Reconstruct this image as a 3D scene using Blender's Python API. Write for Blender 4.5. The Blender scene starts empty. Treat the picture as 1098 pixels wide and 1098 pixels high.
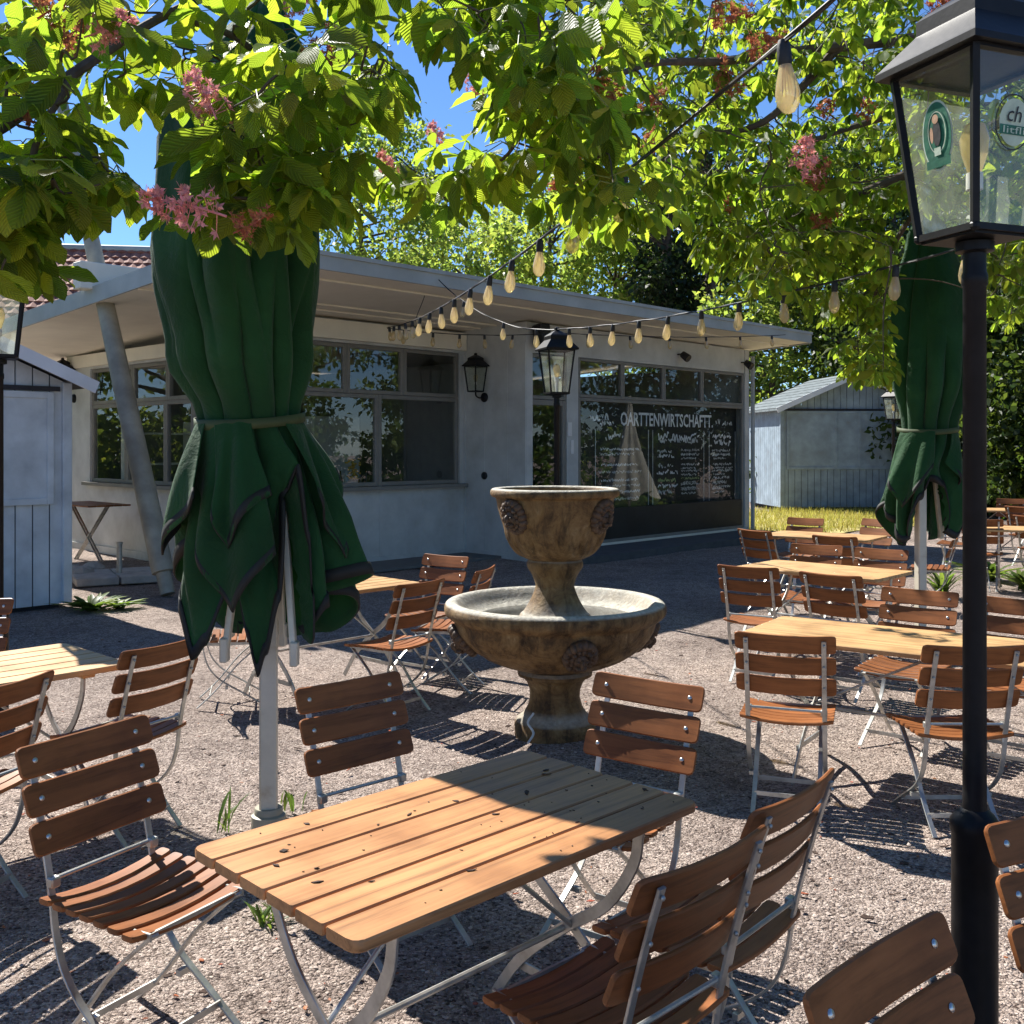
import bpy, math, random
import numpy as np
from mathutils import Vector, Matrix
R = math.radians
PI = math.pi
sc = bpy.context.scene
col = sc.collection
H, F, CX, CY = 1.74, 1098.0, 549.0, 478.0

# ------------------------------------------------------------------ helpers
def Gp(px, py, z=0.0):
    """point at height z seen at photo pixel (px, py)"""
    d = (H - z) * F / (py - CY)
    return Vector(((px - CX) / F * d, d, z))
def Pd(px, py, d):
    return Vector(((px - CX) / F * d, d, H - (py - CY) / F * d))

def tag(o, label=None, cat=None, group=None, kind=None):
    if label: o['label'] = label
    if cat: o['category'] = cat
    if group: o['group'] = group
    if kind: o['kind'] = kind
    return o

def empty(name, loc=(0, 0, 0), rz=0.0, label=None, cat=None, group=None):
    o = bpy.data.objects.new(name, None)
    col.objects.link(o)
    o.location = loc
    o.rotation_euler = (0, 0, rz)
    return tag(o, label, cat, group)

def copy_tree(o, parent=None):
    c = o.copy()
    col.objects.link(c)
    c.parent = parent
    for ch in o.children:
        copy_tree(ch, c)
    return c

class MB:
    def __init__(s):
        s.v, s.f = [], []
    def add(s, vs, fs):
        n = len(s.v)
        s.v.extend([tuple(p) for p in vs])
        s.f.extend([tuple(i + n for i in f) for f in fs])
    def box(s, c, size, m=None, bev=0.0):
        hx, hy, hz = size[0] / 2, size[1] / 2, size[2] / 2
        c = Vector(c)
        if bev <= 0:
            vs = [Vector((x * hx, y * hy, z * hz)) for z in (-1, 1) for y in (-1, 1) for x in (-1, 1)]
            fs = [(0, 2, 3, 1), (4, 5, 7, 6), (0, 1, 5, 4), (2, 6, 7, 3), (0, 4, 6, 2), (1, 3, 7, 5)]
        else:
            b = min(bev, hx * .9, hy * .9, hz * .9)
            vs, fs = [], []
            idx = {}
            for sz in (-1, 1):
                for sy in (-1, 1):
                    for sx in (-1, 1):
                        for ax in range(3):
                            p = [sx * (hx - b), sy * (hy - b), sz * (hz - b)]
                            p[ax] = (sx * hx, sy * hy, sz * hz)[ax]
                            idx[(sx, sy, sz, ax)] = len(vs)
                            vs.append(Vector(p))
            S = (-1, 1)
            for sg in S:
                for ax in range(3):
                    o = [a for a in range(3) if a != ax]
                    q = []
                    for a, b2 in ((-1, -1), (1, -1), (1, 1), (-1, 1)):
                        k = [0, 0, 0]
                        k[ax] = sg; k[o[0]] = a; k[o[1]] = b2
                        q.append(idx[(k[0], k[1], k[2], ax)])
                    flip = (sg > 0) == (ax == 1)
                    fs.append(tuple(q[::-1]) if flip else tuple(q))
            for ax in range(3):
                o = [a for a in range(3) if a != ax]
                for a in S:
                    for b2 in S:
                        q = []
                        for t, w in ((-1, o[0]), (1, o[0]), (1, o[1]), (-1, o[1])):
                            k = [0, 0, 0]
                            k[ax] = t; k[o[0]] = a; k[o[1]] = b2
                            q.append(idx[(k[0], k[1], k[2], w)])
                        fs.append(tuple(q))
            for sz in S:
                for sy in S:
                    for sx in S:
                        fs.append(tuple(idx[(sx, sy, sz, a)] for a in range(3)))
        if m is not None:
            vs = [m @ v for v in vs]
        s.add([v + c for v in vs], fs)
    def bar(s, p0, p1, w, t, up=(0, 0, 1), bev=0.0):
        p0, p1 = Vector(p0), Vector(p1)
        d = p1 - p0
        L = d.length
        z = d.normalized()
        u = Vector(up)
        if abs(u.dot(z)) > .98: u = Vector((1, 0, 0))
        x = u.cross(z).normalized()
        y = z.cross(x)
        m = Matrix((x, y, z)).transposed()
        s.box((p0 + p1) / 2, (w, t, L), m, bev)
    def tube(s, pts, rad, seg=8, cap=True):
        pts = [Vector(p) for p in pts]
        n = len(pts)
        if not hasattr(rad, '__len__'): rad = [rad] * n
        vs, fs = [], []
        pu = None
        for i, p in enumerate(pts):
            t = (pts[min(i + 1, n - 1)] - pts[max(i - 1, 0)])
            if t.length < 1e-9: t = Vector((0, 0, 1))
            t.normalize()
            if pu is None:
                pu = Vector((1, 0, 0)) if abs(t.x) < .9 else Vector((0, 1, 0))
            x = (pu - t * pu.dot(t)).normalized()
            y = t.cross(x)
            pu = x
            for k in range(seg):
                a = 2 * PI * k / seg
                vs.append(p + (x * math.cos(a) + y * math.sin(a)) * rad[i])
        for i in range(n - 1):
            for k in range(seg):
                a, b = i * seg + k, i * seg + (k + 1) % seg
                fs.append((a, b, b + seg, a + seg))
        if cap:
            fs.append(tuple(range(seg))[::-1])
            fs.append(tuple(range((n - 1) * seg, n * seg)))
        s.add(vs, fs)
    def strip(s, pts, w, t, side=(1, 0, 0)):
        """flat bar swept along pts; w along side, t across"""
        pts = [Vector(p) for p in pts]
        sd = Vector(side).normalized()
        n = len(pts)
        vs, fs = [], []
        for i, p in enumerate(pts):
            d = (pts[min(i + 1, n - 1)] - pts[max(i - 1, 0)]).normalized()
            y = sd.cross(d).normalized()
            c = min(w, t) * .18
            for a, b in ((-w / 2 + c, -t / 2), (w / 2 - c, -t / 2), (w / 2, -t / 2 + c), (w / 2, t / 2 - c), (w / 2 - c, t / 2), (-w / 2 + c, t / 2), (-w / 2, t / 2 - c), (-w / 2, -t / 2 + c)):
                vs.append(p + sd * a + y * b)
        for i in range(n - 1):
            for k in range(8):
                a, b = i * 8 + k, i * 8 + (k + 1) % 8
                fs.append((a, b, b + 8, a + 8))
        fs.append(tuple(range(8))[::-1])
        fs.append(tuple(range((n - 1) * 8, n * 8)))
        s.add(vs, fs)
    def lathe(s, prof, seg=32, c=(0, 0, 0), cap=True, rot=0.0):
        vs, fs = [], []
        for r, z in prof:
            for k in range(seg):
                a = 2 * PI * k / seg + rot
                vs.append((c[0] + r * math.cos(a), c[1] + r * math.sin(a), c[2] + z))
        for i in range(len(prof) - 1):
            for k in range(seg):
                a, b = i * seg + k, i * seg + (k + 1) % seg
                fs.append((a, b, b + seg, a + seg))
        if cap:
            fs.append(tuple(range(seg))[::-1])
            fs.append(tuple(range((len(prof) - 1) * seg, len(prof) * seg)))
        s.add(vs, fs)
    def prism(s, poly, z0, z1):
        n = len(poly)
        vs = [(x, y, z0) for x, y in poly] + [(x, y, z1) for x, y in poly]
        fs = [(k, (k + 1) % n, (k + 1) % n + n, k + n) for k in range(n)]
        fs += [tuple(range(n))[::-1], tuple(range(n, 2 * n))]
        s.add(vs, fs)
    def ellipsoid(s, c, r, seg=12, rings=7, m=None):
        vs, fs = [], []
        c = Vector(c)
        for i in range(1, rings):
            t = PI * i / rings
            for k in range(seg):
                a = 2 * PI * k / seg
                v = Vector((r[0] * math.sin(t) * math.cos(a), r[1] * math.sin(t) * math.sin(a), r[2] * math.cos(t)))
                vs.append(c + (m @ v if m else v))
        top, bot = Vector((0, 0, r[2])), Vector((0, 0, -r[2]))
        vs += [c + (m @ top if m else top), c + (m @ bot if m else bot)]
        n = len(vs)
        for i in range(rings - 2):
            for k in range(seg):
                a, b = i * seg + k, i * seg + (k + 1) % seg
                fs.append((a, a + seg, b + seg, b))
        for k in range(seg):
            fs.append((n - 2, k, (k + 1) % seg))
            o = (rings - 2) * seg
            fs.append((n - 1, o + (k + 1) % seg, o + k))
        s.add(vs, fs)
    def build(s, name, mat, parent=None, smooth=False, loc=None, angle=40):
        me = bpy.data.meshes.new(name)
        me.from_pydata(s.v, [], s.f)
        me.validate()
        me.update()
        if smooth:
            me.polygons.foreach_set('use_smooth', [True] * len(me.polygons))
            try: me.set_sharp_from_angle(angle=R(angle))
            except Exception: pass
        me.materials.append(mat)
        o = bpy.data.objects.new(name, me)
        col.objects.link(o)
        if parent: o.parent = parent
        if loc is not None: o.location = loc
        return o

def spline(pts, n):
    """Catmull-Rom through pts"""
    pts = [Vector(p) for p in pts]
    P = [pts[0] * 2 - pts[1]] + pts + [pts[-1] * 2 - pts[-2]]
    out = []
    segs = len(pts) - 1
    for i in range(segs):
        p0, p1, p2, p3 = P[i:i + 4]
        for k in range(n):
            t = k / n
            out.append(.5 * (2 * p1 + (p2 - p0) * t + (2 * p0 - 5 * p1 + 4 * p2 - p3) * t * t + (3 * p1 - p0 - 3 * p2 + p3) * t ** 3))
    out.append(pts[-1].copy())
    return out

def mesh_np(name, V, Q, mat, parent=None, uv=None, smooth=False):
    """quads/tris from numpy arrays"""
    me = bpy.data.meshes.new(name)
    k = Q.shape[1]
    me.vertices.add(len(V))
    me.vertices.foreach_set('co', np.ascontiguousarray(V, dtype=np.float32).ravel())
    me.loops.add(Q.size)
    me.loops.foreach_set('vertex_index', np.ascontiguousarray(Q, dtype=np.int32).ravel())
    me.polygons.add(len(Q))
    me.polygons.foreach_set('loop_start', np.arange(0, Q.size, k, dtype=np.int32))
    me.polygons.foreach_set('loop_total', np.full(len(Q), k, dtype=np.int32))
    if uv is not None:
        l = me.uv_layers.new(name='UVMap')
        l.data.foreach_set('uv', np.ascontiguousarray(uv[Q.ravel()], dtype=np.float32).ravel())
    me.update(calc_edges=True)
    if smooth: me.polygons.foreach_set('use_smooth', [True] * len(me.polygons))
    me.materials.append(mat)
    o = bpy.data.objects.new(name, me)
    col.objects.link(o)
    if parent: o.parent = parent
    return o

# ------------------------------------------------------------------ materials
def mat_new(name):
    m = bpy.data.materials.new(name)
    m.use_nodes = True
    nt = m.node_tree
    nt.nodes.clear()
    out = nt.nodes.new('ShaderNodeOutputMaterial')
    return m, nt, out
def N(nt, t, **kw):
    n = nt.nodes.new(t)
    for k, v in kw.items():
        if k in n.inputs: n.inputs[k].default_value = v
        else: setattr(n, k, v)
    return n
def ramp(nt, fac, stops):
    r = nt.nodes.new('ShaderNodeValToRGB')
    e = r.color_ramp.elements
    while len(e) < len(stops): e.new(.5)
    for i, (p, c) in enumerate(stops):
        e[i].position = p
        e[i].color = (c[0], c[1], c[2], 1)
    nt.links.new(fac, r.inputs[0])
    return r
def pm(name, base, rough=.6, metal=0.0, var=.25, scale=6.0, bump=.15, bscale=40.0, spec=.5, stretch=None, coat=0.0, obj_rand=0.0, dirt=None):
    m, nt, out = mat_new(name)
    b = N(nt, 'ShaderNodeBsdfPrincipled', Roughness=rough, Metallic=metal)
    b.inputs['Specular IOR Level'].default_value = spec
    if coat: b.inputs['Coat Weight'].default_value = coat; b.inputs['Coat Roughness'].default_value = .25
    tc = N(nt, 'ShaderNodeTexCoord')
    mp = N(nt, 'ShaderNodeMapping')
    nt.links.new(tc.outputs['Object'], mp.inputs[0])
    if stretch: mp.inputs['Scale'].default_value = stretch
    n1 = N(nt, 'ShaderNodeTexNoise', Scale=scale, Detail=6.0, Roughness=.6)
    nt.links.new(mp.outputs[0], n1.inputs['Vector'])
    lo = [c * (1 - var) for c in base]
    hi = [min(1, c * (1 + var)) for c in base]
    st = [(.3, lo), (.7, hi)]
    if dirt: st = [(.28, dirt), (.42, lo), (.72, hi)]
    r = ramp(nt, n1.outputs[0], st)
    colr = r.outputs[0]
    if obj_rand:
        oi = N(nt, 'ShaderNodeObjectInfo')
        hs = N(nt, 'ShaderNodeHueSaturation')
        ma = N(nt, 'ShaderNodeMapRange')
        ma.inputs[3].default_value = 1 - obj_rand; ma.inputs[4].default_value = 1 + obj_rand
        nt.links.new(oi.outputs['Random'], ma.inputs[0])
        nt.links.new(ma.outputs[0], hs.inputs['Value'])
        nt.links.new(colr, hs.inputs['Color'])
        colr = hs.outputs[0]
    nt.links.new(colr, b.inputs['Base Color'])
    if bump:
        n2 = N(nt, 'ShaderNodeTexNoise', Scale=bscale, Detail=4.0)
        nt.links.new(mp.outputs[0], n2.inputs['Vector'])
        bp = N(nt, 'ShaderNodeBump', Strength=bump, Distance=.01)
        nt.links.new(n2.outputs[0], bp.inputs['Height'])
        nt.links.new(bp.outputs[0], b.inputs['Normal'])
    nt.links.new(b.outputs[0], out.inputs[0])
    return m

def wood_mat(name, base, axis='x', rough=.42, obj_rand=.18, dark=.5, spec=.22):
    """varnished slats: long grain, each slat its own tone, worn spots"""
    m, nt, out = mat_new(name)
    b = N(nt, 'ShaderNodeBsdfPrincipled', Roughness=rough)
    b.inputs['Specular IOR Level'].default_value = spec
    tc = N(nt, 'ShaderNodeTexCoord')
    mp = N(nt, 'ShaderNodeMapping')
    mp.inputs['Scale'].default_value = (2.2, 40, 40) if axis == 'x' else (40, 2.2, 40)
    gi = N(nt, 'ShaderNodeNewGeometry')
    nt.links.new(tc.outputs['Object'], mp.inputs[0])
    ad = N(nt, 'ShaderNodeVectorMath', operation='ADD')
    sc_ = N(nt, 'ShaderNodeMath', operation='MULTIPLY'); sc_.inputs[1].default_value = 31.0
    nt.links.new(gi.outputs['Random Per Island'], sc_.inputs[0])
    nt.links.new(mp.outputs[0], ad.inputs[0]); nt.links.new(sc_.outputs[0], ad.inputs[1])
    n1 = N(nt, 'ShaderNodeTexNoise', Scale=1.0, Detail=7.0, Roughness=.65, Distortion=.6)
    nt.links.new(ad.outputs[0], n1.inputs['Vector'])
    r = ramp(nt, n1.outputs[0], [(.25, [c * dark for c in base]), (.5, base), (.78, [min(1, c * 1.3) for c in base])])
    n3 = N(nt, 'ShaderNodeTexNoise', Scale=5.0, Detail=5.0)
    nt.links.new(tc.outputs['Object'], n3.inputs['Vector'])
    r3 = ramp(nt, n3.outputs[0], [(.3, (.66, .62, .6)), (.55, (1, 1, 1)), (.75, (1.0, 1.0, 1.0))])
    mx = N(nt, 'ShaderNodeMix', data_type='RGBA', blend_type='MULTIPLY'); mx.inputs[0].default_value = .8
    nt.links.new(r.outputs[0], mx.inputs[6]); nt.links.new(r3.outputs[0], mx.inputs[7])
    hs = N(nt, 'ShaderNodeHueSaturation')
    oi = N(nt, 'ShaderNodeObjectInfo')
    a2 = N(nt, 'ShaderNodeMath', operation='ADD')
    nt.links.new(oi.outputs['Random'], a2.inputs[0]); nt.links.new(gi.outputs['Random Per Island'], a2.inputs[1])
    ma = N(nt, 'ShaderNodeMapRange')
    ma.inputs[2].default_value = 2.0
    ma.inputs[3].default_value = 1 - obj_rand; ma.inputs[4].default_value = 1 + obj_rand
    nt.links.new(a2.outputs[0], ma.inputs[0])
    nt.links.new(ma.outputs[0], hs.inputs['Value']); nt.links.new(mx.outputs[2], hs.inputs['Color'])
    nt.links.new(hs.outputs[0], b.inputs['Base Color'])
    rr = N(nt, 'ShaderNodeMapRange'); rr.inputs[3].default_value = rough - .1; rr.inputs[4].default_value = rough + .2
    nt.links.new(n3.outputs[0], rr.inputs[0]); nt.links.new(rr.outputs[0], b.inputs['Roughness'])
    bp = N(nt, 'ShaderNodeBump', Strength=.12, Distance=.004)
    nt.links.new(n1.outputs[0], bp.inputs['Height']); nt.links.new(bp.outputs[0], b.inputs['Normal'])
    nt.links.new(b.outputs[0], out.inputs[0])
    return m

def leaf_mat(name, refl, trans, veins=False, tw=.55):
    m, nt, out = mat_new(name)
    gi = N(nt, 'ShaderNodeNewGeometry')
    df = N(nt, 'ShaderNodeBsdfPrincipled', Roughness=.45)
    df.inputs['Specular IOR Level'].default_value = .28
    tr = N(nt, 'ShaderNodeBsdfTranslucent')
    def vary(c, lo, hi):
        hs = N(nt, 'ShaderNodeHueSaturation', Color=(*c, 1))
        ma = N(nt, 'ShaderNodeMapRange'); ma.inputs[3].default_value = lo; ma.inputs[4].default_value = hi
        mh = N(nt, 'ShaderNodeMapRange'); mh.inputs[3].default_value = .48; mh.inputs[4].default_value = .52
        mul = N(nt, 'ShaderNodeMath', operation='FRACT')
        m2 = N(nt, 'ShaderNodeMath', operation='MULTIPLY'); m2.inputs[1].default_value = 7.3
        nt.links.new(gi.outputs['Random Per Island'], ma.inputs[0])
        nt.links.new(gi.outputs['Random Per Island'], m2.inputs[0]); nt.links.new(m2.outputs[0], mul.inputs[0])
        nt.links.new(mul.outputs[0], mh.inputs[0])
        nt.links.new(ma.outputs[0], hs.inputs['Value']); nt.links.new(mh.outputs[0], hs.inputs['Hue'])
        return hs.outputs[0]
    c1, c2 = vary(refl, .7, 1.3), vary(trans, .45, 1.25)
    if veins:
        uv = N(nt, 'ShaderNodeUVMap')
        sp = N(nt, 'ShaderNodeSeparateXYZ')
        nt.links.new(uv.outputs[0], sp.inputs[0])
        ab = N(nt, 'ShaderNodeMath', operation='ABSOLUTE'); nt.links.new(sp.outputs[0], ab.inputs[0])
        m1 = N(nt, 'ShaderNodeMath', operation='MULTIPLY_ADD'); m1.inputs[1].default_value = -.38
        nt.links.new(ab.outputs[0], m1.inputs[0]); nt.links.new(sp.outputs[1], m1.inputs[2])
        m2 = N(nt, 'ShaderNodeMath', operation='MULTIPLY'); m2.inputs[1].default_value = 11.0 * 2 * PI
        nt.links.new(m1.outputs[0], m2.inputs[0])
        sn = N(nt, 'ShaderNodeMath', operation='SINE'); nt.links.new(m2.outputs[0], sn.inputs[0])
        rv = ramp(nt, sn.outputs[0], [(.0, (.70, .74, .60)), (.25, (.92, .94, .88)), (1, (1.06, 1.05, 1.04))])
        for nm in ('c1', 'c2'):
            mx = N(nt, 'ShaderNodeMix', data_type='RGBA', blend_type='MULTIPLY'); mx.inputs[0].default_value = .65 if nm == 'c2' else .4
            nt.links.new(c1 if nm == 'c1' else c2, mx.inputs[6]); nt.links.new(rv.outputs[0], mx.inputs[7])
            if nm == 'c1': c1 = mx.outputs[2]
            else: c2 = mx.outputs[2]
        bp = N(nt, 'ShaderNodeBump', Strength=.5, Distance=.004)
        nt.links.new(sn.outputs[0], bp.inputs['Height'])
        nt.links.new(bp.outputs[0], df.inputs['Normal'])
        nt.links.new(bp.outputs[0], tr.inputs['Normal'])
    nt.links.new(c1, df.inputs['Base Color']); nt.links.new(c2, tr.inputs['Color'])
    mix = N(nt, 'ShaderNodeMixShader'); mix.inputs[0].default_value = tw
    nt.links.new(df.outputs[0], mix.inputs[1]); nt.links.new(tr.outputs[0], mix.inputs[2])
    nt.links.new(mix.outputs[0], out.inputs[0])
    return m

def schlick(nt, ior=1.5):
    """reflectance of a thin pane, the same from both of its faces"""
    f0 = ((ior - 1) / (ior + 1)) ** 2 * 1.8
    g = N(nt, 'ShaderNodeNewGeometry')
    d = N(nt, 'ShaderNodeVectorMath', operation='DOT_PRODUCT')
    nt.links.new(g.outputs['Normal'], d.inputs[0]); nt.links.new(g.outputs['Incoming'], d.inputs[1])
    a = N(nt, 'ShaderNodeMath', operation='ABSOLUTE'); nt.links.new(d.outputs['Value'], a.inputs[0])
    b = N(nt, 'ShaderNodeMath', operation='SUBTRACT'); b.inputs[0].default_value = 1.0; nt.links.new(a.outputs[0], b.inputs[1])
    p = N(nt, 'ShaderNodeMath', operation='POWER'); p.inputs[1].default_value = 5.0; nt.links.new(b.outputs[0], p.inputs[0])
    m = N(nt, 'ShaderNodeMath', operation='MULTIPLY_ADD'); m.inputs[1].default_value = 1 - f0; m.inputs[2].default_value = f0
    nt.links.new(p.outputs[0], m.inputs[0])
    return m

def glass_mat(name, tint=(1, 1, 1), ior=1.5, rough=0.0, boost=0.0):
    m, nt, out = mat_new(name)
    fr = schlick(nt, ior)
    tp = N(nt, 'ShaderNodeBsdfTransparent', Color=(*tint, 1))
    gl = N(nt, 'ShaderNodeBsdfGlossy', Roughness=rough)
    mix = N(nt, 'ShaderNodeMixShader')
    if boost:
        ad = N(nt, 'ShaderNodeMath', operation='ADD', use_clamp=True); ad.inputs[1].default_value = boost
        nt.links.new(fr.outputs[0], ad.inputs[0]); nt.links.new(ad.outputs[0], mix.inputs[0])
    else:
        nt.links.new(fr.outputs[0], mix.inputs[0])
    nt.links.new(tp.outputs[0], mix.inputs[1]); nt.links.new(gl.outputs[0], mix.inputs[2])
    nt.links.new(mix.outputs[0], out.inputs[0])
    return m

def fabric_mat(name, base, tl=.12):
    m, nt, out = mat_new(name)
    df = N(nt, 'ShaderNodeBsdfPrincipled', Roughness=.75)
    df.inputs['Sheen Weight'].default_value = .15
    df.inputs['Specular IOR Level'].default_value = .25
    tr = N(nt, 'ShaderNodeBsdfTranslucent', Color=(base[0] * 1.2, base[1] * 1.5, base[2] * 1.1, 1))
    tc = N(nt, 'ShaderNodeTexCoord')
    n1 = N(nt, 'ShaderNodeTexNoise', Scale=2.2, Detail=5.0)
    nt.links.new(tc.outputs['Object'], n1.inputs['Vector'])
    r = ramp(nt, n1.outputs[0], [(.3, [c * .6 for c in base]), (.55, base), (.8, [c * 1.5 + .008 for c in base])])
    nt.links.new(r.outputs[0], df.inputs['Base Color'])
    n2 = N(nt, 'ShaderNodeTexNoise', Scale=7.0, Detail=8.0, Roughness=.62, Distortion=1.6)
    nt.links.new(tc.outputs['Object'], n2.inputs['Vector'])
    bp = N(nt, 'ShaderNodeBump', Strength=.6, Distance=.03)
    nt.links.new(n2.outputs[0], bp.inputs['Height']); nt.links.new(bp.outputs[0], df.inputs['Normal'])
    mix = N(nt, 'ShaderNodeMixShader'); mix.inputs[0].default_value = tl
    nt.links.new(df.outputs[0], mix.inputs[1]); nt.links.new(tr.outputs[0], mix.inputs[2])
    nt.links.new(mix.outputs[0], out.inputs[0])
    return m

def gravel_mat(name):
    m, nt, out = mat_new(name)
    b = N(nt, 'ShaderNodeBsdfPrincipled', Roughness=.9)
    b.inputs['Specular IOR Level'].default_value = .2
    tc = N(nt, 'ShaderNodeTexCoord')
    v1 = N(nt, 'ShaderNodeTexVoronoi', Scale=92.0)
    v2 = N(nt, 'ShaderNodeTexVoronoi', Scale=190.0)
    nb = N(nt, 'ShaderNodeTexNoise', Scale=.7, Detail=9.0, Roughness=.66)
    nf = N(nt, 'ShaderNodeTexNoise', Scale=9.0, Detail=6.0, Roughness=.7)
    nw = N(nt, 'ShaderNodeTexNoise', Scale=60.0, Detail=2.0)
    for n in (nb, nf, nw): nt.links.new(tc.outputs['Object'], n.inputs['Vector'])
    # wobble the cells so that the stones are not regular
    sw = N(nt, 'ShaderNodeVectorMath', operation='SCALE'); sw.inputs['Scale'].default_value = .012
    nt.links.new(nw.outputs['Color'], sw.inputs[0])
    aw = N(nt, 'ShaderNodeVectorMath', operation='ADD')
    nt.links.new(tc.outputs['Object'], aw.inputs[0]); nt.links.new(sw.outputs[0], aw.inputs[1])
    nt.links.new(aw.outputs[0], v1.inputs['Vector']); nt.links.new(aw.outputs[0], v2.inputs['Vector'])
    sp = N(nt, 'ShaderNodeSeparateColor'); nt.links.new(v1.outputs['Color'], sp.inputs[0])
    r1 = ramp(nt, sp.outputs[0], [(0, (.12, .090, .080)), (.22, (.36, .292, .262)), (.7, (.53, .44, .40)), (1, (.72, .625, .57))])
    r2 = ramp(nt, nb.outputs[0], [(.3, (.58, .55, .53)), (.5, (.92, .90, .87)), (.68, (1.12, 1.08, 1.02))])
    r3 = ramp(nt, nf.outputs[0], [(.32, (.50, .47, .45)), (.55, (1.05, 1.03, 1.0))])
    mx = N(nt, 'ShaderNodeMix', data_type='RGBA', blend_type='MULTIPLY'); mx.inputs[0].default_value = 1
    nt.links.new(r1.outputs[0], mx.inputs[6]); nt.links.new(r2.outputs[0], mx.inputs[7])
    mx2 = N(nt, 'ShaderNodeMix', data_type='RGBA', blend_type='MULTIPLY'); mx2.inputs[0].default_value = .7
    nt.links.new(mx.outputs[2], mx2.inputs[6]); nt.links.new(r3.outputs[0], mx2.inputs[7])
    nt.links.new(mx2.outputs[2], b.inputs['Base Color'])
    b1 = N(nt, 'ShaderNodeBump', Strength=1.0, Distance=.018, invert=True)
    b2 = N(nt, 'ShaderNodeBump', Strength=.7, Distance=.006, invert=True)
    b3 = N(nt, 'ShaderNodeBump', Strength=.9, Distance=.07)
    nt.links.new(v1.outputs['Distance'], b1.inputs['Height']); nt.links.new(v2.outputs['Distance'], b2.inputs['Height'])
    nt.links.new(nf.outputs[0], b3.inputs['Height'])
    nt.links.new(b3.outputs[0], b1.inputs['Normal']); nt.links.new(b1.outputs[0], b2.inputs['Normal']); nt.links.new(b2.outputs[0], b.inputs['Normal'])
    nt.links.new(b.outputs[0], out.inputs[0])
    return m

def tile_mat(name):
    m, nt, out = mat_new(name)
    b = N(nt, 'ShaderNodeBsdfPrincipled', Roughness=.8)
    tc = N(nt, 'ShaderNodeTexCoord')
    n1 = N(nt, 'ShaderNodeTexNoise', Scale=3.0, Detail=5.0)
    gi = N(nt, 'ShaderNodeNewGeometry')
    nt.links.new(tc.outputs['Object'], n1.inputs['Vector'])
    ad = N(nt, 'ShaderNodeMath', operation='MULTIPLY_ADD'); ad.inputs[1].default_value = .5
    nt.links.new(gi.outputs['Random Per Island'], ad.inputs[0]); nt.links.new(n1.outputs[0], ad.inputs[2])
    r = ramp(nt, ad.outputs[0], [(.3, (.15, .055, .04)), (.6, (.26, .09, .06)), (1, (.36, .15, .10))])
    nt.links.new(r.outputs[0], b.inputs['Base Color'])
    nt.links.new(b.outputs[0], out.inputs[0])
    return m

def bulb_mat():
    m, nt, out = mat_new('amber_bulb_glass')
    fr = schlick(nt, 1.5)
    tp = N(nt, 'ShaderNodeBsdfTransparent', Color=(.98, .86, .58, 1))
    tl = N(nt, 'ShaderNodeBsdfTranslucent', Color=(.95, .82, .52, 1))
    di = N(nt, 'ShaderNodeBsdfDiffuse', Color=(.88, .76, .50, 1))
    gl = N(nt, 'ShaderNodeBsdfGlossy', Roughness=.03)
    a = N(nt, 'ShaderNodeMixShader'); a.inputs[0].default_value = .45
    nt.links.new(tl.outputs[0], a.inputs[1]); nt.links.new(di.outputs[0], a.inputs[2])
    b = N(nt, 'ShaderNodeMixShader'); b.inputs[0].default_value = .42
    nt.links.new(tp.outputs[0], b.inputs[1]); nt.links.new(a.outputs[0], b.inputs[2])
    c = N(nt, 'ShaderNodeMixShader')
    nt.links.new(fr.outputs[0], c.inputs[0]); nt.links.new(b.outputs[0], c.inputs[1]); nt.links.new(gl.outputs[0], c.inputs[2])
    nt.links.new(c.outputs[0], out.inputs[0])
    return m
def lit_haze_glass():  # pale translucent haze stands in for light and reflections on the panes
    m, nt, out = mat_new('lit_haze_lantern_glass')
    fr = schlick(nt, 1.45)
    tp = N(nt, 'ShaderNodeBsdfTransparent', Color=(.95, .97, .93, 1))
    tl = N(nt, 'ShaderNodeBsdfTranslucent', Color=(.75, .80, .68, 1))
    gl = N(nt, 'ShaderNodeBsdfGlossy', Roughness=.03)
    tc = N(nt, 'ShaderNodeTexCoord')
    ns = N(nt, 'ShaderNodeTexNoise', Scale=9.0, Detail=6.0)
    nt.links.new(tc.outputs['Object'], ns.inputs['Vector'])
    mr = N(nt, 'ShaderNodeMapRange'); mr.inputs[1].default_value = .3; mr.inputs[2].default_value = .75; mr.inputs[3].default_value = .04; mr.inputs[4].default_value = .18
    nt.links.new(ns.outputs[0], mr.inputs[0])
    a = N(nt, 'ShaderNodeMixShader'); nt.links.new(mr.outputs[0], a.inputs[0])
    nt.links.new(tp.outputs[0], a.inputs[1]); nt.links.new(tl.outputs[0], a.inputs[2])
    b = N(nt, 'ShaderNodeMixShader'); nt.links.new(fr.outputs[0], b.inputs[0])
    nt.links.new(a.outputs[0], b.inputs[1]); nt.links.new(gl.outputs[0], b.inputs[2])
    nt.links.new(b.outputs[0], out.inputs[0])
    return m
M = {}
M['gravel'] = gravel_mat('courtyard_gravel')
M['pebble'] = pm('pebble_stone', (.40, .325, .28), .9, var=.45, scale=35, bump=.3, bscale=120)
M['wood'] = wood_mat('varnished_slats', (.26, .094, .031), obj_rand=.34)
M['wood_table'] = wood_mat('oiled_table_slats', (.45, .215, .085), obj_rand=.34, dark=.42, spec=.3)
M['wood_glare'] = wood_mat('sun_glare_table_slats', (.56, .34, .15), obj_rand=.16, spec=.3)  # sun glare on the table tops put into a paler wood colour
M['metal'] = pm('galvanised_steel', (.50, .50, .47), .42, .75, var=.2, scale=12, bump=.05, dirt=(.30, .28, .25))
M['bolt'] = pm('bolt_steel', (.62, .60, .56), .3, .9, var=.1)
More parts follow.
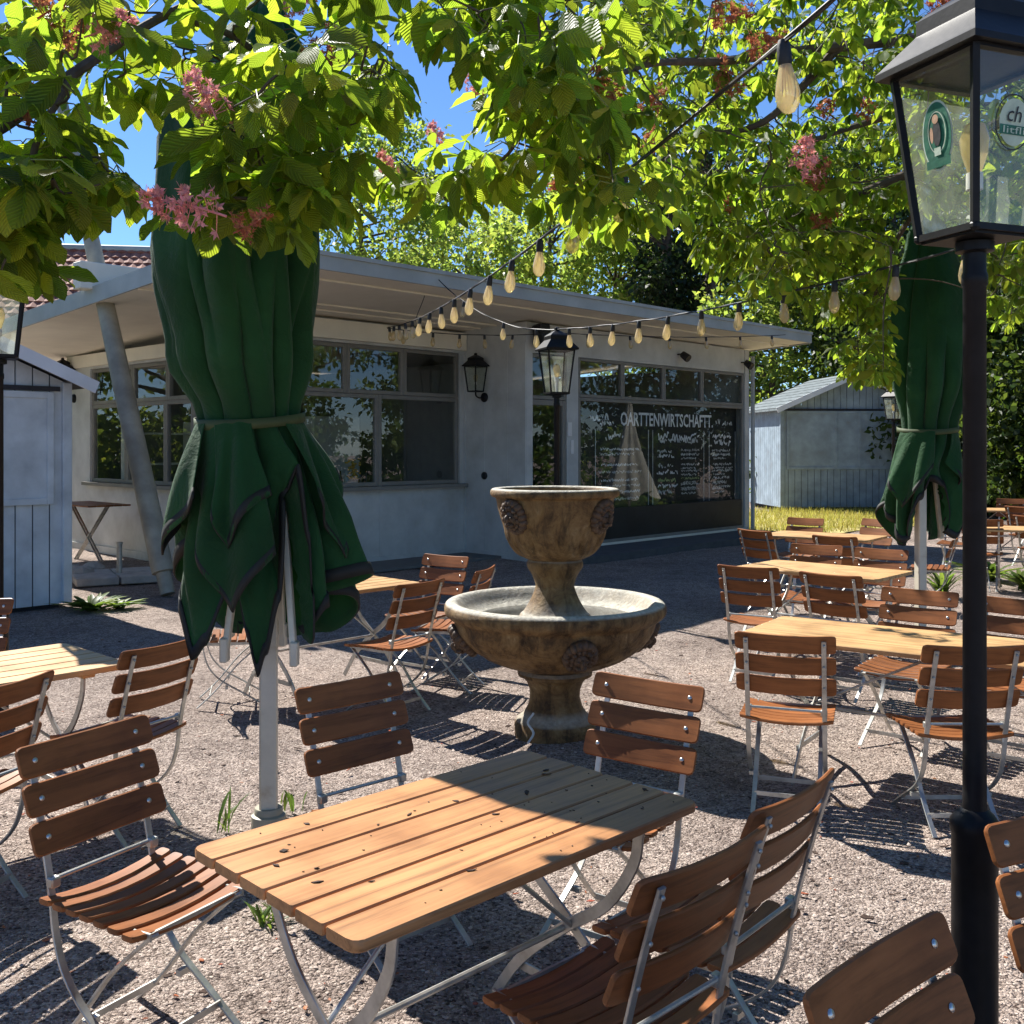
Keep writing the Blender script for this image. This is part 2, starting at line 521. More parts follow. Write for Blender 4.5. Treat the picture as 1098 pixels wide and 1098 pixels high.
M['wall'] = pm('painted_wall', (.53, .535, .505), .6, var=.14, scale=1.9, bump=.10, bscale=30, dirt=(.40, .385, .34))
M['wallpale'] = pm('pale_painted_wood', (.66, .68, .70), .6, var=.1, scale=2, bump=.06)
M['frame'] = pm('grey_window_frame', (.20, .19, .165), .5, var=.14, scale=4, bump=.04)
M['soffit'] = pm('cream_grey_soffit', (.80, .75, .62), .7, var=.08, scale=1.5, bump=.05)
M['fascia'] = pm('zinc_fascia', (.36, .38, .36), .5, .0, var=.18, scale=1.5, bump=.05)
M['roofing'] = pm('bitumen_roofing', (.09, .09, .09), .9, var=.2)
M['board_glass'] = glass_mat('menu_window_glass', (.92, .94, .92), boost=.0)
M['glass'] = glass_mat('window_glass', (.80, .84, .82), boost=.025)
M['clear'] = lit_haze_glass()
M['amber'] = bulb_mat()
M['black'] = pm('black_iron', (.010, .010, .011), .45, .0, var=.3, scale=20, bump=.06, spec=.2)
M['blackm'] = pm('black_rubber', (.012, .012, .012), .55, var=.2)
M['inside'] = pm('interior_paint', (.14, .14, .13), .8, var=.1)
M['inside_pale'] = pm('interior_pale_cupboard', (.55, .56, .54), .6, var=.08)
M['board'] = pm('chalk_board_black', (.012, .013, .013), .6, var=.5, scale=3)
M['chalk'] = pm('chalk_white', (.92, .92, .88), .9, var=.25, scale=14)
M['chalkdim'] = pm('chalk_faint', (.62, .63, .60), .9, var=.4, scale=10)
M['chalkgreen'] = pm('chalk_green', (.42, .50, .22), .9, var=.3)
M['post'] = pm('weathered_mast_steel', (.36, .33, .25), .55, .05, var=.22, scale=3, bump=.08, dirt=(.24, .21, .16))
M['shed'] = pm('grey_blue_boards', (.55, .59, .61), .65, var=.14, scale=3, bump=.12, bscale=25, dirt=(.39, .42, .44))
M['hut'] = pm('hut_boards', (.28, .35, .41), .65, var=.18, scale=3, bump=.15, bscale=25, dirt=(.22, .25, .27))
M['shedgap'] = pm('dark_gap', (.03, .03, .035), .9, var=.2)
M['shingle'] = pm('bitumen_shingles', (.16, .19, .20), .9, var=.35, scale=7, bump=.4, bscale=20)
M['tile'] = tile_mat('clay_roof_tiles')
M['render_wall'] = pm('pale_house_render', (.55, .53, .48), .85, var=.08)
M['cream'] = pm('cream_aluminium_pole', (.62, .58, .48), .4, .1, var=.07, scale=8, bump=.03, dirt=(.45, .38, .28))
M['green'] = fabric_mat('dark_green_canvas', (.016, .084, .025), .30)
M['trim'] = pm('black_hem_tape', (.010, .011, .010), .7, var=.3)
M['strap'] = pm('olive_strap', (.05, .07, .022), .7, var=.2)
M['whitecanvas'] = fabric_mat('white_canvas', (.50, .49, .43))
M['bark'] = pm('chestnut_bark', (.085, .062, .045), .9, var=.4, scale=10, bump=.6, bscale=25)
M['twig'] = pm('twig_bark', (.075, .058, .035), .8, var=.3, scale=20)
M['petiole'] = pm('leaf_stalk', (.20, .24, .05), .6, var=.2)
M['leaf_near'] = leaf_mat('chestnut_leaf', (.026, .066, .010), (.74, .97, .07), True, .46)
M['leaf_mid'] = leaf_mat('chestnut_leaf_upper', (.026, .064, .010), (.74, .97, .08), True, .46)
M['leaf_mid2'] = leaf_mat('broad_tree_leaf', (.09, .17, .035), (.50, .64, .07), False, .45)
M['leaf_light'] = leaf_mat('light_tree_leaf', (.10, .16, .04), (.52, .66, .10), False, .55)
M['leaf_dark'] = leaf_mat('dark_tree_leaf', (.026, .050, .014), (.16, .24, .03), False, .36)
M['leaf_ivy'] = leaf_mat('ivy_leaf', (.022, .040, .014), (.05, .09, .015), False, .25)
M['weed'] = leaf_mat('weed_leaf', (.08, .13, .03), (.26, .38, .05), False, .45)
M['drygrass'] = leaf_mat('sunny_grass_blade', (.50, .44, .12), (.50, .48, .10), False, .4)
M['lawn'] = pm('dry_lawn_soil', (.42, .36, .14), .95, var=.4, scale=4, bump=.5)
M['petal'] = leaf_mat('pink_blossom', (.82, .36, .35), (.80, .36, .34), False, .35)
M['petalpale'] = leaf_mat('faded_blossom', (.46, .16, .08), (.52, .20, .09), False, .35)
M['litter'] = pm('fallen_blossom_bits', (.055, .030, .020), .9, var=.5, scale=30)
M['stone'] = pm('pale_paving_slab', (.42, .40, .37), .85, var=.2, scale=8, bump=.3)
M['emb_green'] = pm('emblem_green', (.015, .13, .075), .5, var=.25, scale=30)
M['emb_pale'] = pm('emblem_pale', (.45, .55, .42), .6, var=.15, scale=20)
M['emb_dark'] = pm('emblem_dark', (.02, .02, .02), .6, var=.2)
M['emb_skin'] = pm('emblem_tan', (.45, .27, .16), .6, var=.2)
M['white'] = pm('white_plastic', (.70, .69, .66), .5, var=.06)
M['brown_glass'] = pm('bottle_brown', (.10, .045, .015), .15, var=.3)
M['yellow'] = pm('yellow_flowers', (.48, .30, .04), .7, var=.4, scale=40)

def stone_mat():
    m, nt, out = mat_new('weathered_fountain_stone')
    b = N(nt, 'ShaderNodeBsdfPrincipled', Roughness=.62)
    b.inputs['Specular IOR Level'].default_value = .35
    tc = N(nt, 'ShaderNodeTexCoord')
    n1 = N(nt, 'ShaderNodeTexNoise', Scale=6.5, Detail=10.0, Roughness=.74, Distortion=.5)
    n2 = N(nt, 'ShaderNodeTexNoise', Scale=38.0, Detail=5.0, Roughness=.6)
    nt.links.new(tc.outputs['Object'], n1.inputs['Vector']); nt.links.new(tc.outputs['Object'], n2.inputs['Vector'])
    r = ramp(nt, n1.outputs[0], [(.28, (.030, .017, .008)), (.40, (.10, .055, .020)), (.50, (.20, .118, .045)), (.60, (.27, .175, .075)), (.74, (.42, .345, .215))])
    ms = N(nt, 'ShaderNodeMapping'); ms.inputs['Scale'].default_value = (13, 13, 1.6)
    nt.links.new(tc.outputs['Object'], ms.inputs[0])
    n4 = N(nt, 'ShaderNodeTexNoise', Scale=1.0, Detail=7.0, Roughness=.65, Distortion=.4)
    nt.links.new(ms.outputs[0], n4.inputs['Vector'])
    r4 = ramp(nt, n4.outputs[0], [(.36, (.26, .23, .20)), (.52, (.95, .93, .9)), (.70, (1.0, .98, .95)), (.80, (1.7, 1.75, 1.75))])
    m4 = N(nt, 'ShaderNodeMix', data_type='RGBA', blend_type='MULTIPLY'); m4.inputs[0].default_value = .85
    nt.links.new(r.outputs[0], m4.inputs[6]); nt.links.new(r4.outputs[0], m4.inputs[7])
    gi = N(nt, 'ShaderNodeNewGeometry')
    sp = N(nt, 'ShaderNodeSeparateXYZ'); nt.links.new(gi.outputs['Normal'], sp.inputs[0])
    # mottled paler tone blended in on the upward faces
    up = ramp(nt, sp.outputs[2], [(.45, (0, 0, 0)), (.85, (1, 1, 1))])
    r2 = ramp(nt, n2.outputs[0], [(.3, (.34, .31, .25)), (.7, (.60, .57, .48))])
    mx = N(nt, 'ShaderNodeMix', data_type='RGBA')
    nt.links.new(up.outputs[0], mx.inputs[0]); nt.links.new(m4.outputs[2], mx.inputs[6]); nt.links.new(r2.outputs[0], mx.inputs[7])
    nt.links.new(mx.outputs[2], b.inputs['Base Color'])
    b1 = N(nt, 'ShaderNodeBump', Strength=.8, Distance=.035); nt.links.new(n1.outputs[0], b1.inputs['Height'])
    b2 = N(nt, 'ShaderNodeBump', Strength=.4, Distance=.006); nt.links.new(n2.outputs[0], b2.inputs['Height'])
    nt.links.new(b1.outputs[0], b2.inputs['Normal']); nt.links.new(b2.outputs[0], b.inputs['Normal'])
    nt.links.new(b.outputs[0], out.inputs[0])
    return m
M['fountain'] = stone_mat()
M['mask'] = pm('dark_stained_relief', (.080, .045, .024), .6, var=.5, scale=22, bump=.4, bscale=60)
M['water'] = pm('basin_water', (.03, .03, .025), .08, var=.2, bump=.03, bscale=8)

# ------------------------------------------------------------------ camera, light, world
cam = bpy.data.cameras.new('camera')
co = bpy.data.objects.new('camera', cam)
col.objects.link(co)
co.location = (0, 0, H)
co.rotation_euler = (R(90), 0, 0)
cam.sensor_width = 36
cam.lens = 36.0
cam.shift_y = -(549 - CY) / F
cam.clip_end = 600
cam.clip_start = .05
sc.camera = co
SUN = Vector((-.668, .744, 0)).normalized()
ELEV = R(46)
w = bpy.data.worlds.new('World')
sc.world = w
w.use_nodes = True
nt = w.node_tree
sky = nt.nodes.new('ShaderNodeTexSky')
sky.sky_type = 'NISHITA'
sky.sun_disc = False
sky.sun_elevation = ELEV
sky.sun_rotation = math.atan2(SUN.x, SUN.y)
sky.air_density = .85
sky.dust_density = 0.0
sky.ozone_density = 10.0
nt.links.new(sky.outputs[0], nt.nodes['Background'].inputs[0])
nt.nodes['Background'].inputs[1].default_value = .080
sl = bpy.data.lights.new('sun', 'SUN')
sl.energy = 4.8
sl.angle = R(.5)
sl.color = (1.0, .96, .885)
so = bpy.data.objects.new('sun', sl)
col.objects.link(so)
tosun = Vector((SUN.x * math.cos(ELEV), SUN.y * math.cos(ELEV), math.sin(ELEV)))
so.rotation_euler = tosun.to_track_quat('Z', 'Y').to_euler()
so.location = (-8, 8, 12)
vs = sc.view_settings
vs.view_transform = 'Standard'
vs.look = 'None'
vs.exposure = 1.16
vs.gamma = 1
sc.cycles.max_bounces = 8
sc.cycles.transparent_max_bounces = 16
sc.cycles.use_denoising = True

# ------------------------------------------------------------------ ground
rng = random.Random(7)
nrs = np.random.RandomState(11)
def ground():
    xs = np.concatenate([np.array([-160, -80, -40, -20]), np.linspace(-12, 12, 97), np.array([20, 40, 80, 160])])
    ys = np.concatenate([np.array([-60, -20, -6]), np.linspace(-2, 26, 113), np.array([36, 60, 120, 260])])
    X, Y = np.meshgrid(xs, ys)
    Z = .010 * np.sin(X * 1.7 + Y * .9) + .008 * np.sin(X * 3.1 - Y * 2.3 + 1) + .006 * np.sin(X * 6.3 + Y * 5.1)
    Z = np.where((np.abs(X) < 13) & (Y < 27) & (Y > -3), Z - .012, -.02)
    V = np.stack([X, Y, Z], -1).reshape(-1, 3)
    nx, ny = len(xs), len(ys)
    i = np.arange(nx * ny).reshape(ny, nx)
    Q = np.stack([i[:-1, :-1], i[:-1, 1:], i[1:, 1:], i[1:, :-1]], -1).reshape(-1, 4)
    o = mesh_np('ground', V, Q, M['gravel'], smooth=True)
    tag(o, kind='structure')
ground()
def pebbles():
    n = 14000
    y = 2.2 + nrs.rand(n) ** 1.5 * 9
    x = (nrs.rand(n) - .5) * 1.15 * (y + .3)
    r = .0035 + nrs.rand(n) ** 3 * .009
    base = np.array([(1, 0, 0), (0, 1, 0), (-1, 0, 0), (0, -1, 0), (0, 0, 1), (.7, .7, -.2)], dtype=float)
    T = np.array([(0, 1, 4), (1, 2, 4), (2, 3, 4), (3, 0, 4)])
    Vt = base[None, :5] * r[:, None, None] * (.6 + .8 * nrs.rand(n, 5, 1))
    Vt[:, :, 2] *= .7
    a = nrs.rand(n) * 6.28
    c, s = np.cos(a)[:, None], np.sin(a)[:, None]
    X = Vt[:, :, 0] * c - Vt[:, :, 1] * s + x[:, None]
    Y = Vt[:, :, 0] * s + Vt[:, :, 1] * c + y[:, None]
    z0 = .010 * np.sin(x * 1.7 + y * .9) + .008 * np.sin(x * 3.1 - y * 2.3 + 1) + .006 * np.sin(x * 6.3 + y * 5.1) - .012
    Z = Vt[:, :, 2] + z0[:, None] + .001
    V = np.stack([X, Y, Z], -1).reshape(-1, 3)
    Q = (T[None] + (np.arange(n) * 5)[:, None, None]).reshape(-1, 3)
    o = mesh_np('pebbles', V, Q, M['pebble'])
    tag(o, 'loose grit strewn over the gravel courtyard', 'gravel', kind='stuff')
pebbles()

# ------------------------------------------------------------------ chair
def slat(mb, xs, halfh, th, place):
    """board lofted along x; halfh(x) half height; place(x, a, b) -> point (a along height, b along thickness)"""
    secs = []
    for x in xs:
        h = halfh(x)
        c = min(.004, h * .4)
        secs.append([place(x, a, b) for a, b in ((-h, -th / 2 + c), (-h + c, -th / 2), (h - c, -th / 2), (h, -th / 2 + c), (h, th / 2 - c), (h - c, th / 2), (-h + c, th / 2), (-h, th / 2 - c))])
    vs = [p for s in secs for p in s]
    fs = []
    for i in range(len(secs) - 1):
        for k in range(8):
            a, b = i * 8 + k, i * 8 + (k + 1) % 8
            fs.append((a, a + 8, b + 8, b))
    fs.append(tuple(range(8)))
    fs.append(tuple(range((len(secs) - 1) * 8, len(secs) * 8))[::-1])
    mb.add(vs, fs)

UP = [(-.312, .846), (-.272, .72), (-.225, .55), (-.200, .44), (-.185, .35), (-.150, .26), (-.075, .18), (.045, .105), (.165, .03), (.20, .004)]
def make_chair(bolts=True):
    root = empty('garden_chair')
    seat = MB()
    for k in range(7):
        y0 = -.185 + k * .059
        dz = -.012 * (k - 1.5) ** 2 / 20 + (.004 if k == 0 else 0)
        xs = [-.215, -.213, -.208, -.195, -.13, -.065, 0, .065, .13, .195, .208, .213, .215]
        slat(seat, xs, lambda x: .0255 - (.010 if abs(x) > .2145 else .004 if abs(x) > .2125 else .001 if abs(x) > .207 else 0), .016,
             lambda x, a, b, y0=y0, dz=dz: (x, y0 + a, .452 + dz - .022 * (1 - (x / .215) ** 2) + b))
    seat.build('seat', M['wood'], root, True)
    back = MB()
    xs = [-.228, -.226, -.220, -.208, -.14, -.07, 0, .07, .14, .208, .220, .226, .228]
    boltpos = []
    for k, zc in enumerate((.826, .722, .618)):
        f = (zc - .55) / (.875 - .55)
        yc = -.225 - .10 * f + .0225
        tl = Vector((0, -.385, .92)).normalized()     # up the back
        nn = Vector((0, .92, .385)).normalized()      # out of the front
        def pl(x, a, b, yc=yc, zc=zc):
            return Vector((x, yc, zc)) + tl * a + nn * (b + .020 * (x / .228) ** 2 - .012)
        slat(back, xs, lambda x: .0472 - (.016 if abs(x) > .227 else .008 if abs(x) > .2255 else .003 if abs(x) > .219 else 0), .013, pl)
        for sx in (-1, 1):
            boltpos.append((pl(sx * .175, 0, .0080), nn))
    bo = back.build('backrest', M['wood'], root, True)
    if bolts:
        b = MB()
        m = Vector((0, .92, .385)).to_track_quat('Z', 'Y').to_matrix()
        b.ellipsoid((0, 0, 0), (.0085, .0085, .004), 10, 6, m)
        me = None
        for p, nn in boltpos:
            if me is None:
                o = b.build('bolt', M['bolt'], bo, True); me = o.data
            else:
                o = bpy.data.objects.new('bolt', me); col.objects.link(o); o.parent = bo
            o.location = p
    for sx in (-1, 1):
        mb = MB()
        pts = [Vector((sx * .175, p.x, p.y)) for p in spline([Vector((a, b)).to_3d() for a, b in UP], 4)]
        pts = [Vector((sx * .175, a.y, a.z)) for a in pts]
        mb.strip(pts, .022, .008)
        if bolts:
            for zc in (.826, .722, .618):
                f = (zc - .55) / (.875 - .55)
                mb.ellipsoid((sx * .175, -.225 - .10 * f - .005, zc), (.006, .005, .006), 8, 5)
        mb.build('upright', M['metal'], root, True)
        mb = MB()
        lp = spline([(sx * .150, .205, .432), (sx * .150, .13, .372), (sx * .150, .02, .275), (sx * .150, -.08, .155), (sx * .150, -.155, .075), (sx * .150, -.235, .004)], 4)
        mb.strip(lp, .022, .008)
        mb.box((sx * .163, -.045, .135), (.045, .018, .018))
        mb.build('leg', M['metal'], root, True)
        mb = MB()
        mb.strip([(sx * .165, -.205, .43), (sx * .165, -.1, .425), (sx * .165, .1, .425), (sx * .165, .205, .43)], .008, .022)
        mb.build('seat_rail', M['metal'], root)
    mb = MB()
    mb.tube([(-.185, -.205, .50), (.185, -.205, .50)], .0065, 8)
    mb.box((-.172, -.198, .494), (.03, .026, .03), None, .004)
    mb.box((.172, -.198, .494), (.03, .026, .03), None, .004)
    mb.build('crossbar', M['metal'], root, True)
    mb = MB()
    mb.bar((-.15, -.155, .075), (.15, -.155, .075), .006, .02)
    mb.build('stretcher', M['metal'], root)
    mb = MB(); mb.bar((-.175, .10, .070), (.175, .10, .070), .006, .02)
    mb.build('stretcher', M['metal'], root)
    mb = MB(); mb.bar((-.165, .19, .425), (.165, .19, .425), .008, .02)
    mb.build('front_rail', M['metal'], root)
    return root
chair_full = make_chair(True)
chair_plain = None
used = {'full': False}
GC = 'slatted folding chairs of the beer garden'
def chair(l, r, face, label):
    """l, r: photo pixels of the two ends of the top slat; face 'T' looks to the viewer's side, 'A' away"""
    a, b = Gp(l[0], l[1], .872), Gp(r[0], r[1], .872)
    e = (b - a); e.z = 0; e.normalize()
    f = Vector((e.y, -e.x, 0)) if face == 'T' else Vector((-e.y, e.x, 0))
    mid = (a + b) / 2
    pos = mid + f * .315
    d = pos.y
    if not used['full']:
        o = chair_full; used['full'] = True
    elif d < 9.5:
        o = copy_tree(chair_full)
    else:
        o = copy_tree(chair_full)
        for ch in o.children:
            if ch.name.startswith('backrest'):
                for bb in list(ch.children): bpy.data.objects.remove(bb)
    o.location = (pos.x, pos.y, 0)
    o.rotation_euler = (0, 0, math.atan2(-f.x, f.y))
    tag(o, label, 'chair', GC)
    return o

chair((20, 800), (146, 766), 'T', 'brown slatted chair at the left end of the front table, sun stripes on its seat')
chair((-55, 748), (68, 716), 'A', 'slatted chair cut by the left photo edge, its rear bars towards the viewer')
chair((143, 697), (213, 682), 'A', 'slatted chair turned to the left table, just left of the big green parasol')
chair((-70, 640), (22, 641), 'T', 'slatted chair beyond the left table, only its right end in the photo')
chair((192, 628), (206, 606), 'T', 'slatted chair half hidden by the big green parasol, facing right')
chair((455, 593), (506, 597), 'T', 'slatted chair behind the middle table with two sunlit orange slats, facing the viewer')
chair((510, 614), (536, 604), 'A', 'slatted chair seen almost edge-on between the middle table and the fountain bowl')
chair((431, 627), (476, 620), 'A', 'slatted chair at the near side of the middle table, left of the fountain')
chair((313, 738), (424, 718), 'T', 'dark shaded slatted chair behind the front table, right of the parasol pole')
chair((641, 718), (760, 736), 'T', 'sunlit orange slatted chair behind the front table, before the fountain base')
chair((700, 944), (824, 887), 'A', 'slatted chair nearest the viewer on the right long side of the front table')
chair((822, 868), (896, 826), 'A', 'slatted chair with pale curved back, second along the right side of the front table')
chair((854, 1060), (995, 972), 'T', 'slatted chair with worn top edge at the bottom edge, left of the lamp column')
chair((1052, 882), (1189, 854), 'T', 'dark slatted chair at the right photo edge, beside the lamp column foot')
chair((790, 677), (893, 683), 'A', 'slatted chair with lit yellow seat at the left end of the long table')
chair((990, 692), (1106, 692), 'A', 'slatted chair at the long table standing right behind the lamp post')
chair((949, 628), (1028, 635), 'T', 'sunlit slatted chair behind the long table, under the right green parasol')
chair((1054, 638), (1136, 645), 'T', 'slatted chair behind the long table, right of the lamp post')
chair((769, 605), (833, 609), 'A', 'slatted chair at the left end of the second table row, back to the viewer')
chair((856, 612), (922, 618), 'A', 'slatted chair at the second table, back to the viewer, directly beyond the long table')
chair((849, 582), (905, 585), 'T', 'slatted chair on the far side of the second table, left of the two facing us')
chair((917, 586), (977, 590), 'T', 'slatted chair on the far side of the second table, beside the right parasol pole')
chair((785, 566), (830, 570), 'A', 'red-brown slatted chair at the third table, in front of the menu window corner')
chair((869, 573), (919, 576), 'A', 'slatted chair at the third table, almost hidden by the facing chairs before it')
chair((843, 554), (887, 556), 'T', 'slatted chair beyond the third table, in front of the sunny grass')
chair((922, 555), (966, 558), 'T', 'slatted chair beyond the third table, left of the right parasol hem')
chair((1022, 572), (1036, 562), 'A', 'slatted chair seen from the side between the right parasol and the lamp post')
chair((1064, 534), (1106, 535), 'T', 'farthest slatted chair at the right photo edge, facing the viewer')
chair((1072, 542), (1116, 544), 'A', 'dark slatted chair at the right edge, back to the viewer before the farthest one')

chair((1014, 546), (1046, 547), 'T', 'far slatted chair behind the lamp post, facing the viewer beside the farthest table')
chair((1036, 556), (1071, 557), 'A', 'far slatted chair just right of the lamp post, back to the viewer')
chair((1086, 552), (1124, 554), 'A', 'far slatted chair cut by the right photo edge, nearer than the dark one')

# ------------------------------------------------------------------ tables
def make_table(L, W, mat, nsl=6):
    root = empty('garden_table')
    top = MB()
    gap = .007
    sw = (W - gap * (nsl - 1)) / nsl
    xs = [-L / 2, -L / 2 + .004, -L / 2 + .012, -L / 2 + .024, -L / 4, 0, L / 4, L / 2 - .024, L / 2 - .012, L / 2 - .004, L / 2]
    for k in range(nsl):
        yc = -W / 2 + sw / 2 + k * (sw + gap)
        outer = -1 if k == 0 else 1 if k == nsl - 1 else 0
        def pl(x, a, b, yc=yc, outer=outer):
            y = yc + a
            e = L / 2 - abs(x)
            if outer and a * outer > 0 and e < .03:
                y -= outer * (.030 - math.sqrt(max(0, .030 ** 2 - (.030 - e) ** 2))) * .9
            return (x, y, .737 + b)
        slat(top, xs, lambda x: sw / 2 - (.004 if abs(x) > L / 2 - .001 else 0), .026, pl)
    for x in (-L * .36, L * .36):
        top.box((x, 0, .712), (.06, W * .86, .022), None, .003)
    t = top.build('table_top', mat, root, True)
    for sx in (-1, 1):
        x = sx * L * .36
        for sy in (-1, 1):
            mb = MB()
            xo = x + sy * .016
            pts = spline([(xo, sy * W * .40, .70), (xo, sy * W * .37, .60), (xo, sy * W * .23, .46), (xo, 0, .345), (xo, -sy * W * .26, .19), (xo, -sy * W * .46, .005)], 4)
            mb.strip(pts, .009, .034, (1, 0, 0))
            mb.build('leg', M['metal'], root, True)
        mb = MB()
        mb.bar((x, -W * .30, .16), (x, W * .30, .16), .026, .007, (1, 0, 0))
        mb.build('crossbar', M['metal'], root)
    mb = MB()
    mb.tube([(-L * .36, 0, .345), (L * .36, 0, .345)], .009, 8)
    mb.tube([(-L * .36, .03, .345), (-L * .02, .01, .70)], .007, 8)
    mb.tube([(L * .36, -.03, .345), (L * .02, -.01, .70)], .007, 8)
    mb.build('brace', M['metal'], root, True)
    return root
GT = 'slatted folding tables'
def place_table(o, c, d, label):
    o.location = (c[0], c[1], 0)
    o.rotation_euler = (0, 0, math.atan2(d[1], d[0]))
    tag(o, label, 'table', GT)
    return o
cs = [Gp(188, 912, .75), Gp(400, 1006, .75), Gp(757, 855, .75), Gp(553, 807, .75)]
ctr = sum(cs, Vector()) / 4
ld = ((cs[2] - cs[1]) + (cs[3] - cs[0])) / 2
wd = ((cs[0] - cs[1]) + (cs[3] - cs[2])) / 2
print('main table', ld.length, wd.length, math.degrees(ld.angle(wd)))
main_table = place_table(make_table(ld.length, wd.length, M['wood_table']), ctr, ld, 'large brown slatted table in the foreground, its far end in shade')
tbl_std = make_table(1.2, .70, M['wood_glare'])
e0, e1 = Gp(68, 689, .75), Gp(140, 711, .75)
u_ = Vector((e1.x - e0.x, e1.y - e0.y, 0)).normalized()
wdir = Vector((-u_.y, u_.x, 0))
if wdir.y > 0: wdir = -wdir
place_table(tbl_std, (e0 + e1) / 2 + wdir * .6, wdir, 'pale sunlit slatted table cut by the left photo edge')
e0, e1 = Gp(385, 614, .75), Gp(455, 626, .75)
t_ = copy_tree(tbl_std)
u_ = Vector((.69, .72, 0))
place_table(t_, Vector(((e0.x + e1.x) / 2, (e0.y + e1.y) / 2, 0)) - u_ * .6, u_, 'slatted table between the big parasol and the fountain')
t_ = make_table(2.0, .70, M['wood_glare'])
dl = Vector((.82, -.57, 0)).normalized(); wl = Vector((.57, .82, 0)).normalized()
FL = Gp(788, 680, .75)
place_table(t_, Vector((FL.x, FL.y, 0)) + dl * 1.0 + wl * .36, dl, 'long pale slatted table crossing behind the lamp post on the right')
t_ = copy_tree(tbl_std)
place_table(t_, (2.50, 8.25), (.73, -.68), 'pale slatted table of the second row, between back-turned and facing chairs')
t_ = copy_tree(tbl_std)
place_table(t_, (3.45, 11.35), (.80, -.60), 'far pale slatted table of the third row, before the sunny grass')
t_ = copy_tree(tbl_std)
place_table(t_, (6.15, 12.3), (.95, -.3), 'slatted table at the right photo edge beyond the leafy weeds')

t_ = copy_tree(tbl_std)
place_table(t_, (7.6, 16.0), (.97, -.2), 'farthest slatted table at the right photo edge among back-turned chairs')

def litter():
    mb = MB()
    r = random.Random(3)
    m = main_table.matrix_basis
    def flake(p, s_):
        k = r.choice((4, 5, 6))
        a0 = r.random() * 6.28; st = r.uniform(1, 2.6)
        rot = Matrix.Rotation(a0, 3, 'Z') @ Matrix.Rotation(r.uniform(-.35, .35), 3, 'X')
        ring = [Vector((math.cos(2 * PI * i / k) * s_ * st * r.uniform(.5, 1.1), math.sin(2 * PI * i / k) * s_ * r.uniform(.5, 1.1), r.uniform(-.1, .25) * s_)) for i in range(k)]
        t = max(.0012, s_ * .25)
        vs_ = [p + rot @ q for q in ring] + [p + rot @ q + Vector((0, 0, t)) for q in ring]
        mb.add(vs_, [tuple(range(k))[::-1], tuple(range(k, 2 * k))] + [(i, (i + 1) % k, k + (i + 1) % k, k + i) for i in range(k)])
    for i in range(60):
        p = m @ Vector(((r.random() - .5) * ld.length * .95, (r.random() - .5) * wd.length * .92, .7505))
        flake(p, .0022 + r.random() ** 3.5 * .0075)
    for i in range(900):
        y = 2.4 + r.random() ** 1.5 * 7
        x = (r.random() - .5) * 1.1 * y
        flake(Vector((x, y, .002)), .003 + r.random() ** 2.5 * .011)
    o2 = mb.build('blossom_litter', M['litter'])
    tag(o2, 'dry brown blossom bits fallen on the front table and the gravel', 'litter', kind='stuff')
    mb.v, mb.f = [], []
    for i in range(420):
        y = 2.4 + r.random() ** 1.4 * 7
        x = (r.random() - .5) * 1.1 * y
        flake(Vector((x, y, .003)), .003 + r.random() ** 2 * .008)
    o = mb.build('fallen_petals', M['petalpale'])
    tag(o, 'faded reddish petals scattered over the gravel', 'petals', kind='stuff')
litter()

# ------------------------------------------------------------------ fountain
FX, FY = Pd(595, 0, 6.25).x, 6.25
def lion(mb, ang, rad, z, s, tilt):
    """lion mask relief facing outwards at angle ang"""
    n = Vector((math.cos(ang), math.sin(ang), 0))
    n = (n * math.cos(tilt) - Vector((0, 0, 1)) * math.sin(tilt)).normalized()
    t = Vector((-math.sin(ang), math.cos(ang), 0))
    up = n.cross(t).normalized()
    if up.z < 0: up = -up
    c = Vector((math.cos(ang) * rad, math.sin(ang) * rad, z))
    m = Matrix((t, up, n * 1.55)).transposed()
    def e(x, y, zz, rx, ry, rz): mb.ellipsoid(c + m @ Vector((x * s, y * s, zz * s)), (rx * s, ry * s, rz * s), 10, 6, m)
    e(0, 0, -.1, .85, 1.0, .25)
    r = random.Random(int(ang * 10) + 5)
    for k in range(17):
        a = 2 * PI * k / 17
        e(.70 * math.cos(a), .85 * math.sin(a), .06, .21 + r.random() * .07, .25, .17 + r.random() * .06)
    for k in range(11):
        a = 2 * PI * (k + .5) / 11
        e(.46 * math.cos(a), .58 * math.sin(a), .16, .17, .2, .14)
    e(0, -.05, .18, .42, .5, .24)
    e(0, .02, .42, .12, .30, .14)      # nose bridge
    e(0, -.20, .44, .17, .10, .12)     # nose tip
    e(-.15, -.30, .38, .16, .12, .13); e(.15, -.30, .38, .16, .12, .13)   # muzzle
    e(0, -.48, .30, .16, .10, .12)     # jaw
    e(-.20, .12, .36, .11, .06, .06); e(.20, .12, .36, .11, .06, .06)     # brows
    e(-.40, .42, .22, .13, .13, .12); e(.40, .42, .22, .13, .13, .12)     # ears
fo = empty('stone_fountain', (FX, FY, 0), 0, 'two-tiered weathered stone fountain with lion masks in the courtyard centre', 'fountain')
mb = MB()
mb.lathe(spline([(.245, 0, -.03), (.245, 0, .05), (.225, 0, .085), (.195, 0, .12)], 3) and [(.0, -.03), (.245, -.03), (.248, .05), (.235, .08), (.20, .105), (.168, .15), (.152, .21), (.155, .26), (.175, .31), (.20, .335), (.225, .345), (.23, .365), (.215, .385)], 40, cap=False)
mb.build('pedestal', M['fountain'], fo, True)
mb = MB()
